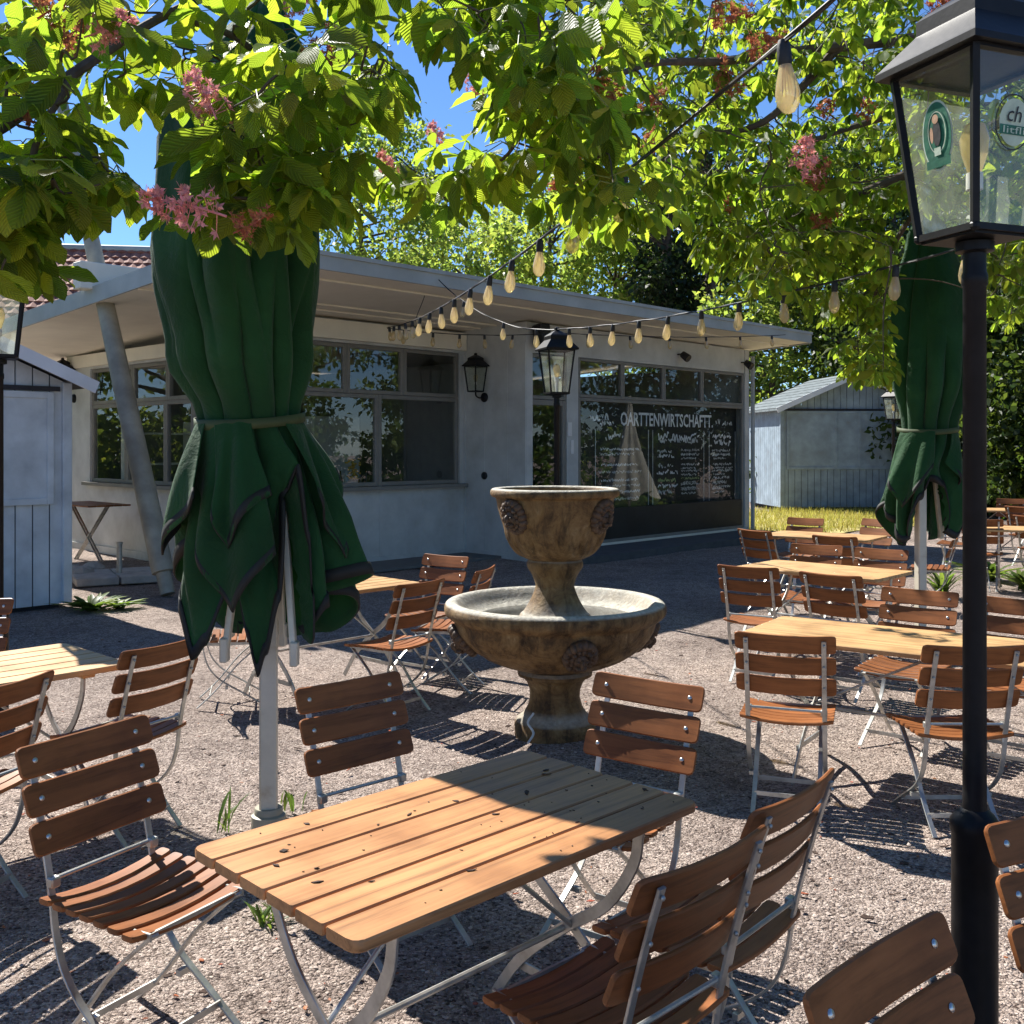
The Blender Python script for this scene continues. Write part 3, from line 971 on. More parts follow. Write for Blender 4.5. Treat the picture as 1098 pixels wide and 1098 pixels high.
pr = [(.15, .385), (.24, .395), (.37, .435), (.46, .485), (.54, .55), (.595, .62), (.615, .675), (.625, .69), (.64, .70), (.668, .725), (.675, .755), (.668, .782), (.648, .797), (.62, .80), (.60, .792), (.575, .77), (.52, .72), (.42, .675), (.30, .65), (.0, .645)]
mb.lathe([(p.x, p.z) for p in spline([(a, 0, b) for a, b in pr], 4)], 168, cap=False)
mb2 = mb
for i, (x, y, z) in enumerate(mb2.v):
    if .40 < z < .66:
        rr = math.hypot(x, y)
        if rr > .3:
            t = math.atan2(y, x); k = (z - .40) / .26
            d = .018 * math.sin(PI * k) * (abs(math.sin(8 * t + 2.2 * math.sin(3 * PI * k))) ** .5 - .5)
            mb2.v[i] = (x * (1 + d / rr), y * (1 + d / rr), z)
lb = mb.build('lower_basin', M['fountain'], fo, True, angle=60)
mb = MB(); mb.lathe([(0, .700), (.49, .700)], 40, cap=False)
mb.build('water', M['water'], fo, True)
mb = MB()
mb.lathe([(p.x, p.z) for p in spline([(.245, 0, .64), (.215, 0, .71), (.19, 0, .735), (.150, 0, .80), (.122, 0, .87), (.120, 0, .90), (.140, 0, .955), (.168, 0, 1.0), (.172, 0, 1.03), (.160, 0, 1.05)], 3)], 40, cap=False)
mb.build('stem', M['fountain'], fo, True, angle=60)
mb = MB()
pr = [(.15, 1.045), (.19, 1.06), (.225, 1.085), (.262, 1.14), (.295, 1.20), (.325, 1.28), (.348, 1.36), (.358, 1.41), (.365, 1.425), (.388, 1.435), (.395, 1.458), (.385, 1.478), (.360, 1.483), (.338, 1.475), (.325, 1.44), (.28, 1.37), (.18, 1.31), (.0, 1.30)]
mb.lathe([(p.x, p.z) for p in spline([(a, 0, b) for a, b in pr], 4)], 144, cap=False)
def carve(mb, z0, z1, n, amp):
    '''leaf-like carving worked into the outer face between two heights'''
    for i, (x, y, z) in enumerate(mb.v):
        rr = math.hypot(x, y)
        if z0 < z < z1 and rr > .16:
            t = math.atan2(y, x); k = (z - z0) / (z1 - z0)
            lobe = abs(math.sin(n * t / 2)) ** .7 * math.sin(PI * k) ** .6 * (1 - .45 * k)
            vein = .35 * math.sin(3 * n * t + 9 * k) * math.sin(PI * k)
            d = amp * (lobe + vein * .5)
            mb.v[i] = (x * (1 + d / rr), y * (1 + d / rr), z)
carve(mb, 1.065, 1.245, 12, .024)
mb.build('upper_bowl', M['fountain'], fo, True, angle=60)
for a in (-78, 8, 188, 100):
    mb = MB(); lion(mb, R(a), .555, .575, .112, R(42)); mb.build('lion_mask', M['mask'], fo, True)
for a in (-137, -38, 50, 140):
    mb = MB(); lion(mb, R(a), .330, 1.325, .104, R(18)); mb.build('lion_mask', M['mask'], fo, True)
mb = MB()
hp = spline([Pd(572, 765, 6.1), Pd(566, 775, 6.05), Pd(572, 786, 5.98), Pd(566, 797, 5.9)], 6)
for p in hp: p.z = max(p.z, .006)
mb.tube(hp, .007, 8)
tag(mb.build('water_hose', M['white'], None, True), 'short white hose lying at the foot of the fountain', 'hose')

# ------------------------------------------------------------------ parasols
def hemfun(pts):
    pts = sorted(pts)
    def f(t):
        t = (t + 180) % 360 - 180
        P = [(pts[-1][0] - 360,) + tuple(pts[-1][1:])] + pts + [(pts[0][0] + 360,) + tuple(pts[0][1:])]
        for a, b in zip(P, P[1:]):
            if a[0] <= t <= b[0]:
                k = (t - a[0]) / max(1e-6, b[0] - a[0])
                k = k * k * (3 - 2 * k)
                return [a[i] + (b[i] - a[i]) * k for i in range(1, len(a))]
        return pts[0][1:]
    return f
def parasol(loc, label, sec, hem, ztie, seed, pole_h, ribs, sq=.075, hem_r=.80, flaps=()):
    """sec: (z, radius, cx, pleat) rows from the top to the tie; hem: (theta, z, r) round the lower edge"""
    root = empty('garden_parasol', loc, 0, label, 'parasol', 'closed green parasols')
    r = random.Random(seed)
    mb = MB()
    mb.box((0, 0, pole_h / 2), (sq, sq, pole_h), Matrix.Rotation(R(12), 3, 'Z'), .008)
    pole = mb.build('pole', M['cream'], root, True)
    mb = MB(); mb.lathe([(sq * .78, .06), (sq * .78, .085), (sq * .74, .09)], 20); mb.lathe([(sq * .95, -.01), (sq * .95, .055), (sq * .80, .06)], 20)
    mb.build('collar', M['post'], root, True)
    nT = 320
    ph = [r.random() * 6.28 for _ in range(6)]
    fold = [.70 + .6 * r.random() for _ in range(9)]
    hf = hemfun(hem)
    rows_up = 26; rows_dn = 22
    def pleat(t):
        # sharp outward ridges with soft valleys, eight unequal folds
        x = (t / (2 * PI) * 9 + .30 * math.sin(t + ph[0]) + .22 * math.sin(2 * t + ph[1])) % 9
        k = int(x) % 9; fr = x - int(x)
        b = abs(math.sin(PI * fr)) ** .62          # round outward tubes, sharp creases between
        return fold[k] * b * 2.1 - 1.35
    P = []
    zt = [s[0] for s in sec]
    def broad(t):
        x = (t / (2 * PI) * 6 + .45 * math.sin(t + ph[3]) + .30 * math.sin(2 * t + ph[4]) + .12 * math.sin(5 * t + ph[1])) % 6
        fr = x - int(x)
        return fold[int(x) % 6] * abs(math.sin(PI * fr)) ** .8 * 1.9 - 1.15
    def interp(z, i):
        for a, b in zip(sec, sec[1:]):
            if a[0] >= z >= b[0]:
                k = (a[0] - z) / (a[0] - b[0]); k = k * k * (3 - 2 * k)
                return a[i] + (b[i] - a[i]) * k
        return sec[-1][i]
    for i in range(rows_up + 1):
        z = sec[0][0] + (ztie - sec[0][0]) * i / rows_up
        row = []
        for j in range(nT):
            t = 2 * PI * j / nT
            k_up = max(0, min(1, (z - ztie - .1) / .7))
            rr = interp(z, 1) * (1 + interp(z, 3) * (pleat(t) * (1 - k_up) + k_up * broad(t + .22 * math.sin(z * 1.9 + ph[5]))) + .06 * math.sin(3 * t + ph[2] + z * 1.3))
            row.append(Vector((interp(z, 2) + rr * math.cos(t), rr * .92 * math.sin(t), z)))
        P.append(row)
    r0 = interp(ztie, 1); c0 = interp(ztie, 2); p0 = interp(ztie, 3)
    for i in range(1, rows_dn + 1):
        v = i / rows_dn
        row = []
        for j in range(nT):
            t = 2 * PI * j / nT
            hz, hr = hf(math.degrees(t))
            hr *= hem_r
            z = ztie + (hz - ztie) * v
            k = 1 - (1 - v) ** 1.5
            rr = r0 + (hr - r0) * k
            pa = p0 + .20 * min(1, v * 1.6)
            rr *= 1 + pa * pleat(t + .30 * v * math.sin(t * 2 + ph[3]) + .10 * v * math.sin(5 * v + t)) + .09 * v * math.sin(5 * t + ph[4] + 6 * v) + .06 * v * math.sin(11 * t + ph[5] - 7 * v)
            row.append(Vector((c0 * (1 - v * .9) + rr * math.cos(t), rr * .85 * math.sin(t), z)))
        P.append(row)
    nr = len(P)
    V = [p for row in P for p in row]
    def fs(a, b):
        return [(i * nT + j, i * nT + (j + 1) % nT, (i + 1) * nT + (j + 1) % nT, (i + 1) * nT + j) for i in range(a, b) for j in range(nT)]
    mb = MB(); mb.add(V, fs(0, nr - 1))
    cn = mb.build('canopy', M['green'], root, True, angle=80)
    md = cn.modifiers.new('thickness', 'SOLIDIFY'); md.thickness = .003; md.offset = -1
    # black tape along the hem, on both faces of the cloth
    mb = MB()
    out = []
    for rI, frac in ((nr - 2, .25), (nr - 1, 0)):
        for j in range(nT):
            p = P[nr - 1][j] if frac == 0 else P[nr - 1][j] + (P[nr - 2][j] - P[nr - 1][j]).normalized() * .058
            o_ = Vector((p.x, p.y, 0)); o_.normalize()
            out.append(p + o_ * .0035)
    m2 = MB(); m2.add(out, [(j, (j + 1) % nT, nT + (j + 1) % nT, nT + j) for j in range(nT)])
    tr = m2.build('hem_tape', M['trim'], cn, True, angle=80)
    md = tr.modifiers.new('thickness', 'SOLIDIFY'); md.thickness = .010; md.offset = -1
    for (t0, t1, st_, zt_, ze_, rt_) in flaps:
        nS, nV = 40, 26
        G_ = []
        for i in range(nV + 1):
            v = i / nV
            for j in range(nS + 1):
                q = j / nS
                t = R(t0 + (t1 - t0) * q) + .05 * math.sin(3 * v + q * 5)
                e = abs(q - st_) / max(st_, 1 - st_)
                zb = zt_ + (ze_ - zt_) * e ** .85 + .02 * math.sin(9 * q + t0)
                z = ztie - .005 + (zb - ztie) * v
                rr = r0 * (1.04 + p0 * .6) + .010 + (rt_ - r0) * (1 - (1 - v) ** 1.35)
                rr += .030 * v * math.sin(4.2 * PI * q + 2.5 * v + t1) - .05 * (e ** 3) * v
                G_.append(Vector((c0 * (1 - v * .9) + rr * math.cos(t), rr * .87 * math.sin(t), z)))
        W_ = nS + 1
        mb = MB(); mb.add(G_, [(i * W_ + j, i * W_ + j + 1, (i + 1) * W_ + j + 1, (i + 1) * W_ + j) for i in range(nV) for j in range(nS)])
        fo_ = mb.build('canopy_flap', M['green'], root, True, angle=80)
        md = fo_.modifiers.new('thickness', 'SOLIDIFY'); md.thickness = .003; md.offset = -1
        tp_ = []
        for k2 in (0, 1):
            for j in range(W_):
                p = G_[nV * W_ + j]
                if k2: p = p + (G_[(nV - 1) * W_ + j] - p).normalized() * .045
                o_ = Vector((p.x, p.y, 0)).normalized()
                tp_.append(p + o_ * .0035)
        mb = MB(); mb.add(tp_, [(j, j + 1, W_ + j + 1, W_ + j) for j in range(nS)])
        ft_ = mb.build('hem_tape', M['trim'], fo_, True, angle=80)
        md = ft_.modifiers.new('thickness', 'SOLIDIFY'); md.thickness = .009; md.offset = -1
    mb = MB()
    band = []
    for dz in (.022, -.022):
        for j in range(nT):
            t = 2 * PI * j / nT
            rr = r0 * (1.02 + p0 * .6) + .024
            band.append(Vector((c0 + rr * math.cos(t), rr * .85 * math.sin(t), ztie + dz + .03 * math.sin(t + .4))))
    mb.add(band, [(j, (j + 1) % nT, nT + (j + 1) % nT, nT + j) for j in range(nT)])
    st = mb.build('strap', M['strap'], root, True)
    md = st.modifiers.new('thickness', 'SOLIDIFY'); md.thickness = .004
    for (x, y, z0, z1) in ribs:
        mb = MB()
        mb.bar((x, y, z0), (x * .55, y * .45, z1), .028, .045, (0, 1, 0), .004)
        mb.box((x, y, z0 + .04), (.036, .054, .11), None, .006)
        mb.build('rib', M['cream'], root, True)
    mb = MB(); mb.lathe([(.05, pole_h - .05), (.06, pole_h), (.045, pole_h + .06), (.015, pole_h + .10)], 16)
    mb.build('hub', M['cream'], root, True)
    return root
UB = Gp(288, 886)
parasol((UB.x, UB.y, 0), 'big closed dark green parasol with black hem behind the front table',
        [(3.75, .08, -.02, .08), (3.5, .20, -.08, .22), (3.15, .31, -.165, .24), (2.55, .335, -.165, .24), (2.15, .285, -.13, .20), (1.86, .205, -.085, .10)],
        [(12, 1.05, .40), (-6, 1.16, .43), (-26, 1.02, .40), (-36, .86, .38), (-43, 1.30, .35), (-50, 1.62, .34), (-57, 1.50, .32), (-66, 1.06, .29), (-78, .82, .26), (-90, .72, .26), (-100, .88, .28), (-110, 1.05, .31), (-122, 1.12, .32), (-136, .86, .37), (-150, .79, .42), (-163, 1.00, .43), (-178, 1.30, .44), (164, 1.10, .42), (140, .86, .36), (110, .95, .36), (85, .82, .34), (45, .85, .36)],
        1.86, 4, 3.65, [(-.17, -.11, .79, 1.5), (.150, -.150, .78, 1.50), (.02, .2, .8, 1.7), (-.22, .16, .85, 1.5)], .082, .80, [(-150, -74, .62, 1.02, 1.42, .325), (-205, -128, .55, 1.24, 1.60, .40), (-40, 24, .45, 1.22, 1.60, .33), (-118, -78, .35, 1.32, 1.55, .335)])
UB2 = Gp(987, 703)
parasol((UB2.x, UB2.y, 0), 'closed green parasol among the right-hand tables, beside the lamp post',
        [(3.7, .07, .05, .08), (3.45, .17, .08, .2), (2.95, .28, .10, .26), (2.3, .28, .09, .26), (1.88, .20, .06, .12)],
        [(0, 1.30, .30), (-28, .98, .33), (-55, 1.40, .22), (-85, 1.45, .20), (-112, 1.30, .24), (-140, .95, .33), (-165, 1.10, .36), (170, 1.25, .33), (130, .9, .3), (90, 1.2, .28), (45, .95, .3)],
        1.88, 9, 3.6, [(.19, .05, .98, 1.7), (-.1, .15, 1.0, 1.7)], .075, .80, [(-170, -92, .45, 1.25, 1.55, .30), (-60, 15, .5, 1.35, 1.6, .28)])
# a white closed parasol further right, mirrored in the menu window
wp = empty('white_parasol', (10.6, 18.8, 0), 0, 'closed white parasol standing beyond the right edge, mirrored in the menu window', 'parasol')
mb = MB(); mb.tube([(0, 0, 0), (0, 0, 3.0)], .04, 10); mb.build('pole', M['cream'], wp, True)
mb = MB()
V = []
for i in range(22):
    v = i / 21
    for j in range(72):
        t = 2 * PI * j / 72
        rr = (.07 + .58 * v ** 1.5) * (1 + .16 * math.cos(8 * t) * (.3 + v) + .06 * math.sin(3 * t + v * 4))
        V.append((rr * math.cos(t), rr * math.sin(t), 2.85 - 2.35 * v - .12 * v * math.cos(4 * t)))
mb.add(V, [(i * 72 + j, i * 72 + (j + 1) % 72, (i + 1) * 72 + (j + 1) % 72, (i + 1) * 72 + j) for i in range(21) for j in range(72)])
mb.build('canopy', M['whitecanvas'], wp, True)

# ------------------------------------------------------------------ lanterns
def lantern_parts(root, z0, hb=.100, ht=.146, hh=.455, he=.182, rot=0.0, scale=1.0, emblem=False):
    """tapered four-pane lantern standing on z0"""
    rm = Matrix.Rotation(rot, 3, 'Z')
    def q(h, z): return [rm @ Vector((sx * h, sy * h, z)) for sx, sy in ((-1, -1), (1, -1), (1, 1), (-1, 1))]
    hb, ht, hh, he = hb * scale, ht * scale, hh * scale, he * scale
    b, t = q(hb, z0), q(ht, z0 + hh)
    fr = MB()
    wb = .018 * scale
    for k in range(4):
        k2 = (k + 1) % 4
        fr.bar(b[k], t[k], wb, wb)
        fr.bar(b[k], b[k2], wb * 1.1, wb)
        fr.bar(t[k], t[k2], wb * 1.1, wb)
        fr.ellipsoid(b[k], (wb * .8,) * 3, 8, 5)
    fr.prism([(p.x * .96, p.y * .96) for p in b], z0 - .016 * scale, z0 - .004 * scale)
    fr.build('lantern_frame', M['black'], root, False)
    rf = MB()
    lv = [(he, 0), (he, .018), (he * .97, .024), (he * .60, .105), (he * .58, .11), (he * .58, .15), (he * .50, .165), (he * .22, .20), (he * .12, .21), (he * .12, .24), (.002, .25)]
    vs_, fs_ = [], []
    for h, z in lv: vs_ += q(h, z0 + hh + z * scale)
    for i in range(len(lv) - 1):
        for k in range(4):
            fs_.append((i * 4 + k, i * 4 + (k + 1) % 4, i * 4 + 4 + (k + 1) % 4, i * 4 + 4 + k))
    fs_.append((3, 2, 1, 0))
    rf.add(vs_, fs_)
    rf.build('lantern_roof', M['black'], root)
    for k in range(4):
        k2 = (k + 1) % 4
        mb = MB()
        i = .97
        a = [b[k] * 1, b[k2] * 1, t[k2] * 1, t[k] * 1]
        for p in a: p.x *= i; p.y *= i
        mb.add(a, [(0, 1, 2, 3)])
        pn = mb.build('pane', M['clear'], root)
    mb = MB()
    mb.lathe([(.012 * scale, z0), (.012 * scale, z0 + .12 * scale), (.022 * scale, z0 + .125 * scale), (.022 * scale, z0 + .17 * scale)], 12)
    mb.build('bulb_socket', M['white'], root, True)
    mb = MB()
    mb.lathe([(.018 * scale, z0 + .17 * scale), (.034 * scale, z0 + .22 * scale), (.04 * scale, z0 + .26 * scale), (.028 * scale, z0 + .30 * scale), (.004, z0 + .315 * scale)], 14)
    mb.build('bulb', M['amber'], root, True)
    return b, t
def street_lamp(loc, rot, label, zl=2.315, emblem=False):
    root = empty('street_lamp', loc, 0, label, 'street lamp', 'black lantern street lamps')
    mb = MB()
    mb.lathe([(.085, -.02), (.085, .05), (.064, .08), (.060, .10), (.060, .68), (.064, .69), (.064, .715), (.050, .735), (.033, .75), (.031, .77), (.030, zl - .14), (.034, zl - .135), (.034, zl - .11), (.030, zl - .10), (.030, zl - .05), (.05, zl - .045), (.05, zl - .02)], 24)
    mb.build('pole', M['black'], root, True)
    b, t = lantern_parts(root, zl, rot=rot)
    return root, b, t
LP = Vector((496 / F * 2.8, 2.8, 0))
lamp, lb_, lt_ = street_lamp((LP.x, LP.y, 0), R(21), 'tall black lantern lamp in the right foreground with brewery emblems on its panes')
def on_pane(k, name, build):
    """a flat print carried by pane k of the near lantern; local x across, y up the pane, z out"""
    a0, a1, a2, a3 = lb_[k], lb_[(k + 1) % 4], lt_[(k + 1) % 4], lt_[k]
    c = (a0 + a1 + a2 + a3) / 4
    x = (a1 - a0).normalized()
    y = ((a2 + a3) / 2 - (a0 + a1) / 2)
    n = x.cross(y).normalized(); y = n.cross(x)
    if n.dot(Vector((c.x, c.y, 0))) < 0: n = -n
    m = Matrix((x, y, n)).transposed()
    return lambda p: c + m @ Vector((p[0] * .82, .02 + (p[1] - .02) * .82, p[2]))
def disc(mb, f, cx, cy, rx, ry, z, seg=36, ring=None, th=.0006):
    pts = [(cx + rx * math.cos(2 * PI * k / seg), cy + ry * math.sin(2 * PI * k / seg)) for k in range(seg)]
    if ring:
        ins = [(cx + (rx - ring) * math.cos(2 * PI * k / seg), cy + (ry - ring) * math.sin(2 * PI * k / seg)) for k in range(seg)]
        v = [f((x, y, z)) for x, y in pts] + [f((x, y, z)) for x, y in ins] + [f((x, y, z - th)) for x, y in pts] + [f((x, y, z - th)) for x, y in ins]
        fs_ = []
        for k in range(seg):
            j = (k + 1) % seg
            fs_ += [(k, j, j + seg, k + seg), (k + 2 * seg, k + 3 * seg, j + 3 * seg, j + 2 * seg)]
        mb.add(v, fs_)
    else:
        mb.add([f((x, y, z)) for x, y in pts] + [f((x, y, z - th)) for x, y in pts], [tuple(range(seg)), tuple(range(seg, 2 * seg))[::-1]])
def quad(mb, f, x0, y0, x1, y1, z):
    mb.add([f((x0, y0, z)), f((x1, y0, z)), f((x1, y1, z)), f((x0, y1, z))], [(0, 1, 2, 3)])
# which panes face the viewer: nearest two
order = sorted(range(4), key=lambda k: (lb_[k] + lb_[(k + 1) % 4]).y)
kl = min(order[:2], key=lambda k: (lb_[k] + lb_[(k + 1) % 4]).x)
kr = max(order[:2], key=lambda k: (lb_[k] + lb_[(k + 1) % 4]).x)
f = on_pane(kl, 'e', None)
e0_ = MB(); disc(e0_, f, .0, .035, .066, .115, .003, ring=None)
eb = e0_.build('emblem', M['emb_pale'], lamp)
g = MB(); disc(g, f, 0, .035, .060, .108, .0045); g.build('emblem_field', M['emb_green'], eb)
g = MB(); disc(g, f, 0, .045, .044, .074, .006, ring=.004); quad(g, f, -.052, -.068, .052, -.040, .006); g.build('emblem_banner', M['emb_green'], eb)
g = MB(); disc(g, f, 0, .045, .039, .068, .0055, ring=.003); quad(g, f, -.014, -.030, .014, -.004, .0068); g.build('emblem_ring', M['emb_pale'], eb)
g = MB(); disc(g, f, .002, .042, .017, .042, .0075); g.build('emblem_figure', M['emb_dark'], eb)
g = MB(); disc(g, f, .0, .088, .013, .015, .008); disc(g, f, -.020, .040, .007, .026, .0078); g.build('emblem_head', M['emb_skin'], eb)
f = on_pane(kr, 'e', None)
g = MB(); disc(g, f, .0, .05, .075, .088, .003, ring=.004)
eb2 = g.build('emblem', M['emb_dark'], lamp)
g = MB(); disc(g, f, .004, .05, .062, .074, .0025); g.build('emblem_field', M['emb_pale'], eb2)
g = MB(); quad(g, f, -.056, .010, .060, .040, .004); g.build('emblem_banner', M['emb_green'], eb2)
def text_mesh(name, body, mat, parent, f, cx, cy, w, h, z, shear=0.0, offset=0.0):
    cu = bpy.data.curves.new(name, 'FONT')
    cu.body = body; cu.size = 1; cu.align_x = 'LEFT'; cu.shear = shear; cu.offset = offset; cu.resolution_u = 2
    to = bpy.data.objects.new(name, cu); col.objects.link(to)
    bpy.context.view_layer.update()
    me = bpy.data.meshes.new_from_object(to)
    bpy.data.objects.remove(to)
    V = np.array([v.co[:] for v in me.vertices])
    lo, hi = V.min(0), V.max(0)
    for v in me.vertices:
        a = (v.co.x - lo[0]) / (hi[0] - lo[0]); b2 = (v.co.y - lo[1]) / (hi[1] - lo[1])
        v.co = f((cx - w / 2 + a * w, cy - h / 2 + b2 * h, z))
    me.materials.clear(); me.materials.append(mat)
    o = bpy.data.objects.new(name, me); col.objects.link(o)
    if parent: o.parent = parent
    return o
text_mesh('emblem_lettering', 'litfli', M['emb_pale'], eb2, f, .002, .025, .09, .022, .0055)
text_mesh('emblem_script', 'ch', M['emb_dark'], eb2, f, .0, .075, .06, .05, .0055, .2)
street_lamp((Pd(597, 0, 10.9).x, 10.9, 0), R(18), 'black lantern lamp standing behind the fountain, before the building door', 2.30)
street_lamp((Pd(-2, 0, 6.3).x, 6.3, 0), R(25), 'black lantern lamp cut by the left photo edge, before the board shed', 2.29)
street_lamp((Pd(958, 0, 21.5).x, 21.5, 0), R(35), 'small distant lantern lamp between the board hut and the right parasol', 2.30)

# ------------------------------------------------------------------ pavilion
C0 = Vector((-2.92, 10.54, 0))
BR = math.atan2(.72, .69)
bl = empty('pavilion', C0, BR, 'low grey flat-roofed pavilion with wide windows and a deep roof overhang', 'building')
def bmat(): return Matrix.Translation(C0) @ Matrix.Rotation(BR, 4, 'Z')
BMX = bmat()
def zr(A): return 3.88 - .055 * A
# roof
mb = MB()
U0, U1, AB = 0.0, 12.5, 9.0
def slab(mb, u0, u1, a0, a1, o0, o1, f0=None):
    v = []
    for o in (o0, o1):
        v += [(u0, a0, zr(a0) + o), (u1, a0, zr(a0) + o), (u1, a1, zr(a1) + o), (u0, a1, zr(a1) + o)]
    mb.add(v, [(3, 2, 1, 0), (4, 5, 6, 7), (0, 1, 5, 4), (1, 2, 6, 5), (2, 3, 7, 6), (3, 0, 4, 7)])
slab(mb, U0 + .03, U1 - .03, .03, AB - .03, -.165, -.015)
rf = mb.build('roof', M['soffit'], bl)
mb = MB()
slab(mb, U0, U1, 0, .028, -.175, .012); slab(mb, U0, U1, AB - .028, AB, -.19, .02)
slab(mb, U0, U0 + .028, .03, AB - .03, -.19, .02); slab(mb, U1 - .028, U1, .03, AB - .03, -.19, .02)
mb.build('fascia', M['fascia'], rf)
mb = MB(); slab(mb, U0 + .04, U1 - .04, .04, AB - .04, -.012, .0); mb.build('roofing', M['roofing'], rf)
# soffit battens
mb = MB()
for a in (.45,):
    slab(mb, U0 + .06, U1 - .06, a, a + .03, -.19, -.167)
for a in (1.75, 2.1):
    slab(mb, U0 + .06, 5.7, a, a + .03, -.19, -.167)
mb.build('soffit_batten', M['soffit'], rf)
# walls (outer faces at A=1.155 and A=2.51, end wall U=1.89)
T = .14
def wbox(mb, u0, u1, a0, a1, z0, z1): mb.box(((u0 + u1) / 2, (a0 + a1) / 2, (z0 + z1) / 2), (u1 - u0, a1 - a0, z1 - z0))
AF1, AF2, UE, UR, UX, AE = 2.51, 1.155, 1.89, 5.74, 12.16, 8.3
mb = MB()
zt = 3.52
wbox(mb, UE + T, UR - .001, AF1, AF1 + T, -.05, 1.12)
wbox(mb, UE + T, UR - .001, AF1, AF1 + T, 3.22, 3.55)
wbox(mb, UE + T, 2.20, AF1, AF1 + T, 1.12, 3.22)
wbox(mb, UR - .10, UR - .001, AF1, AF1 + T, 1.12, 3.22)
wbox(mb, UR, UR + T, AF2, AF1 + T, -.05, 3.62)                       # return wall
wbox(mb, UR + T, 5.80, AF2 + .02, AF2 + T, -.05, 3.62)
wbox(mb, 5.80, UX - .15, AF2 + .02, AF2 + T, 3.16, 3.62)               # beam over the glazing
wbox(mb, 6.70, 6.98, AF2 + .02, AF2 + T, -.05, 3.16)                    # pier beside the door
wbox(mb, UX - .15, UX, AF2, AF2 + T, -.05, 3.62)                        # right corner pier
wbox(mb, UX - T, UX, AF2 + T, AE, -.05, 3.28)                           # far end wall
wbox(mb, UE, UE + T, AF1, 2.95, -.05, 3.5)
wbox(mb, UE, UE + T, 7.55, AE, -.05, 3.22)
wbox(mb, UE, UE + T, 2.95, 7.55, -.05, 1.12)
wbox(mb, UE, UE + T, 2.95, 7.55, 3.02, 3.24)
wbox(mb, UE + T, UX - T, AE - T, AE, -.05, 3.22)                        # back wall
wbox(mb, 7.0, UX - .15, AF2 + .02, AF2 + T, -.05, .13)
wl_ = mb.build('wall', M['wall'], bl)
mb = MB()   # panel joints and plinth trim on the sill wall
for u in (3.05, 4.0, 4.85): wbox(mb, u, u + .025, AF1 - .006, AF1, .1, 1.06)
wbox(mb, UE + .0, UR - .02, AF1 - .03, AF1 - .001, -.02, .10)
wbox(mb, UR - .03, UR - .001, AF2 + .0, AF1 - .035, -.02, .08)
wbox(mb, UR - .02, UR - .001, AF1 - .03, AF1 - .002, .1, 3.22)
wbox(mb, UE - .03, UE - .001, AF1 - .03, AE, -.02, .10)
mb.build('wall_trim', M['wall'], wl_)
mb = MB()
wbox(mb, 2.1, UR - .02, AF1 - .10, AF1 - .002, 1.085, 1.14)
wbox(mb, UE - .10, UE - .002, 2.85, 7.65, 1.085, 1.14)
mb.build('window_sill', M['frame'], bl)
mb = MB()   # shallow beams under the soffit
wbox(mb, UE + .0, UR - .02, AF1 - .07, AF1 - .002, 3.26, 3.53)
wbox(mb, UE - .07, UE - .002, AF1 - .07, AE, 3.06, 3.26)
mb.build('header_beam', M['soffit'], bl)
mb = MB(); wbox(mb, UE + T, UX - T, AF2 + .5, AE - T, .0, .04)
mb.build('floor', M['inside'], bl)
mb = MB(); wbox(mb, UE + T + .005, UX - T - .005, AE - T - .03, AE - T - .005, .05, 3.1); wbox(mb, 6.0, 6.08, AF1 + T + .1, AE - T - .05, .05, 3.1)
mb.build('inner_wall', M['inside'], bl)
def window(u0, u1, z0, z1, A, axis='u', fw=.06, pane=True, mid=None, dep=.07, mat='frame', name='window', gl='glass'):
    def m(s, a, z): return (s, a, z) if axis == 'u' else (a, s, z)
    mb = MB()
    def b(s0, s1, zz0, zz1):
        lo, hi = m(s0, A, zz0), m(s1, A + dep, zz1)
        mb.box([(lo[i] + hi[i]) / 2 for i in range(3)], [abs(hi[i] - lo[i]) for i in range(3)], None, .006)
    b(u0, u0 + fw, z0, z1); b(u1 - fw, u1, z0, z1)
    b(u0 + fw, u1 - fw, z0, z0 + fw); b(u0 + fw, u1 - fw, z1 - fw, z1)
    o = mb.build(name, M[mat], bl)
    if pane:
        mb = MB()
        q = [m(u0 + fw * .9, A + dep * .5, z0 + fw * .9), m(u1 - fw * .9, A + dep * .5, z0 + fw * .9), m(u1 - fw * .9, A + dep * .5, z1 - fw * .9), m(u0 + fw * .9, A + dep * .5, z1 - fw * .9)]
        mb.add(q, [(0, 1, 2, 3)] if axis == 'u' else [(3, 2, 1, 0)])
        mb.build('pane', M[gl], o)
    return o
Z0, ZM, Z1 = 1.142, 2.50, 3.218
for a, b in ((2.205, 4.01), (4.012, 5.636)): window(a, b, Z0, ZM, AF1 + .03)
for a, b in ((2.205, 3.43), (3.432, 4.50), (4.502, 5.636)): window(a, b, ZM + .003, Z1, AF1 + .03)
for a, b in ((2.955, 4.2), (4.202, 5.02), (5.022, 6.3), (6.302, 7.545)): window(a, b, Z0, 2.42, UE + .03, 'a')
for a, b in ((2.955, 3.9), (3.902, 4.95), (4.952, 6.08), (6.082, 7.545)): window(a, b, 2.423, 3.018, UE + .03, 'a')
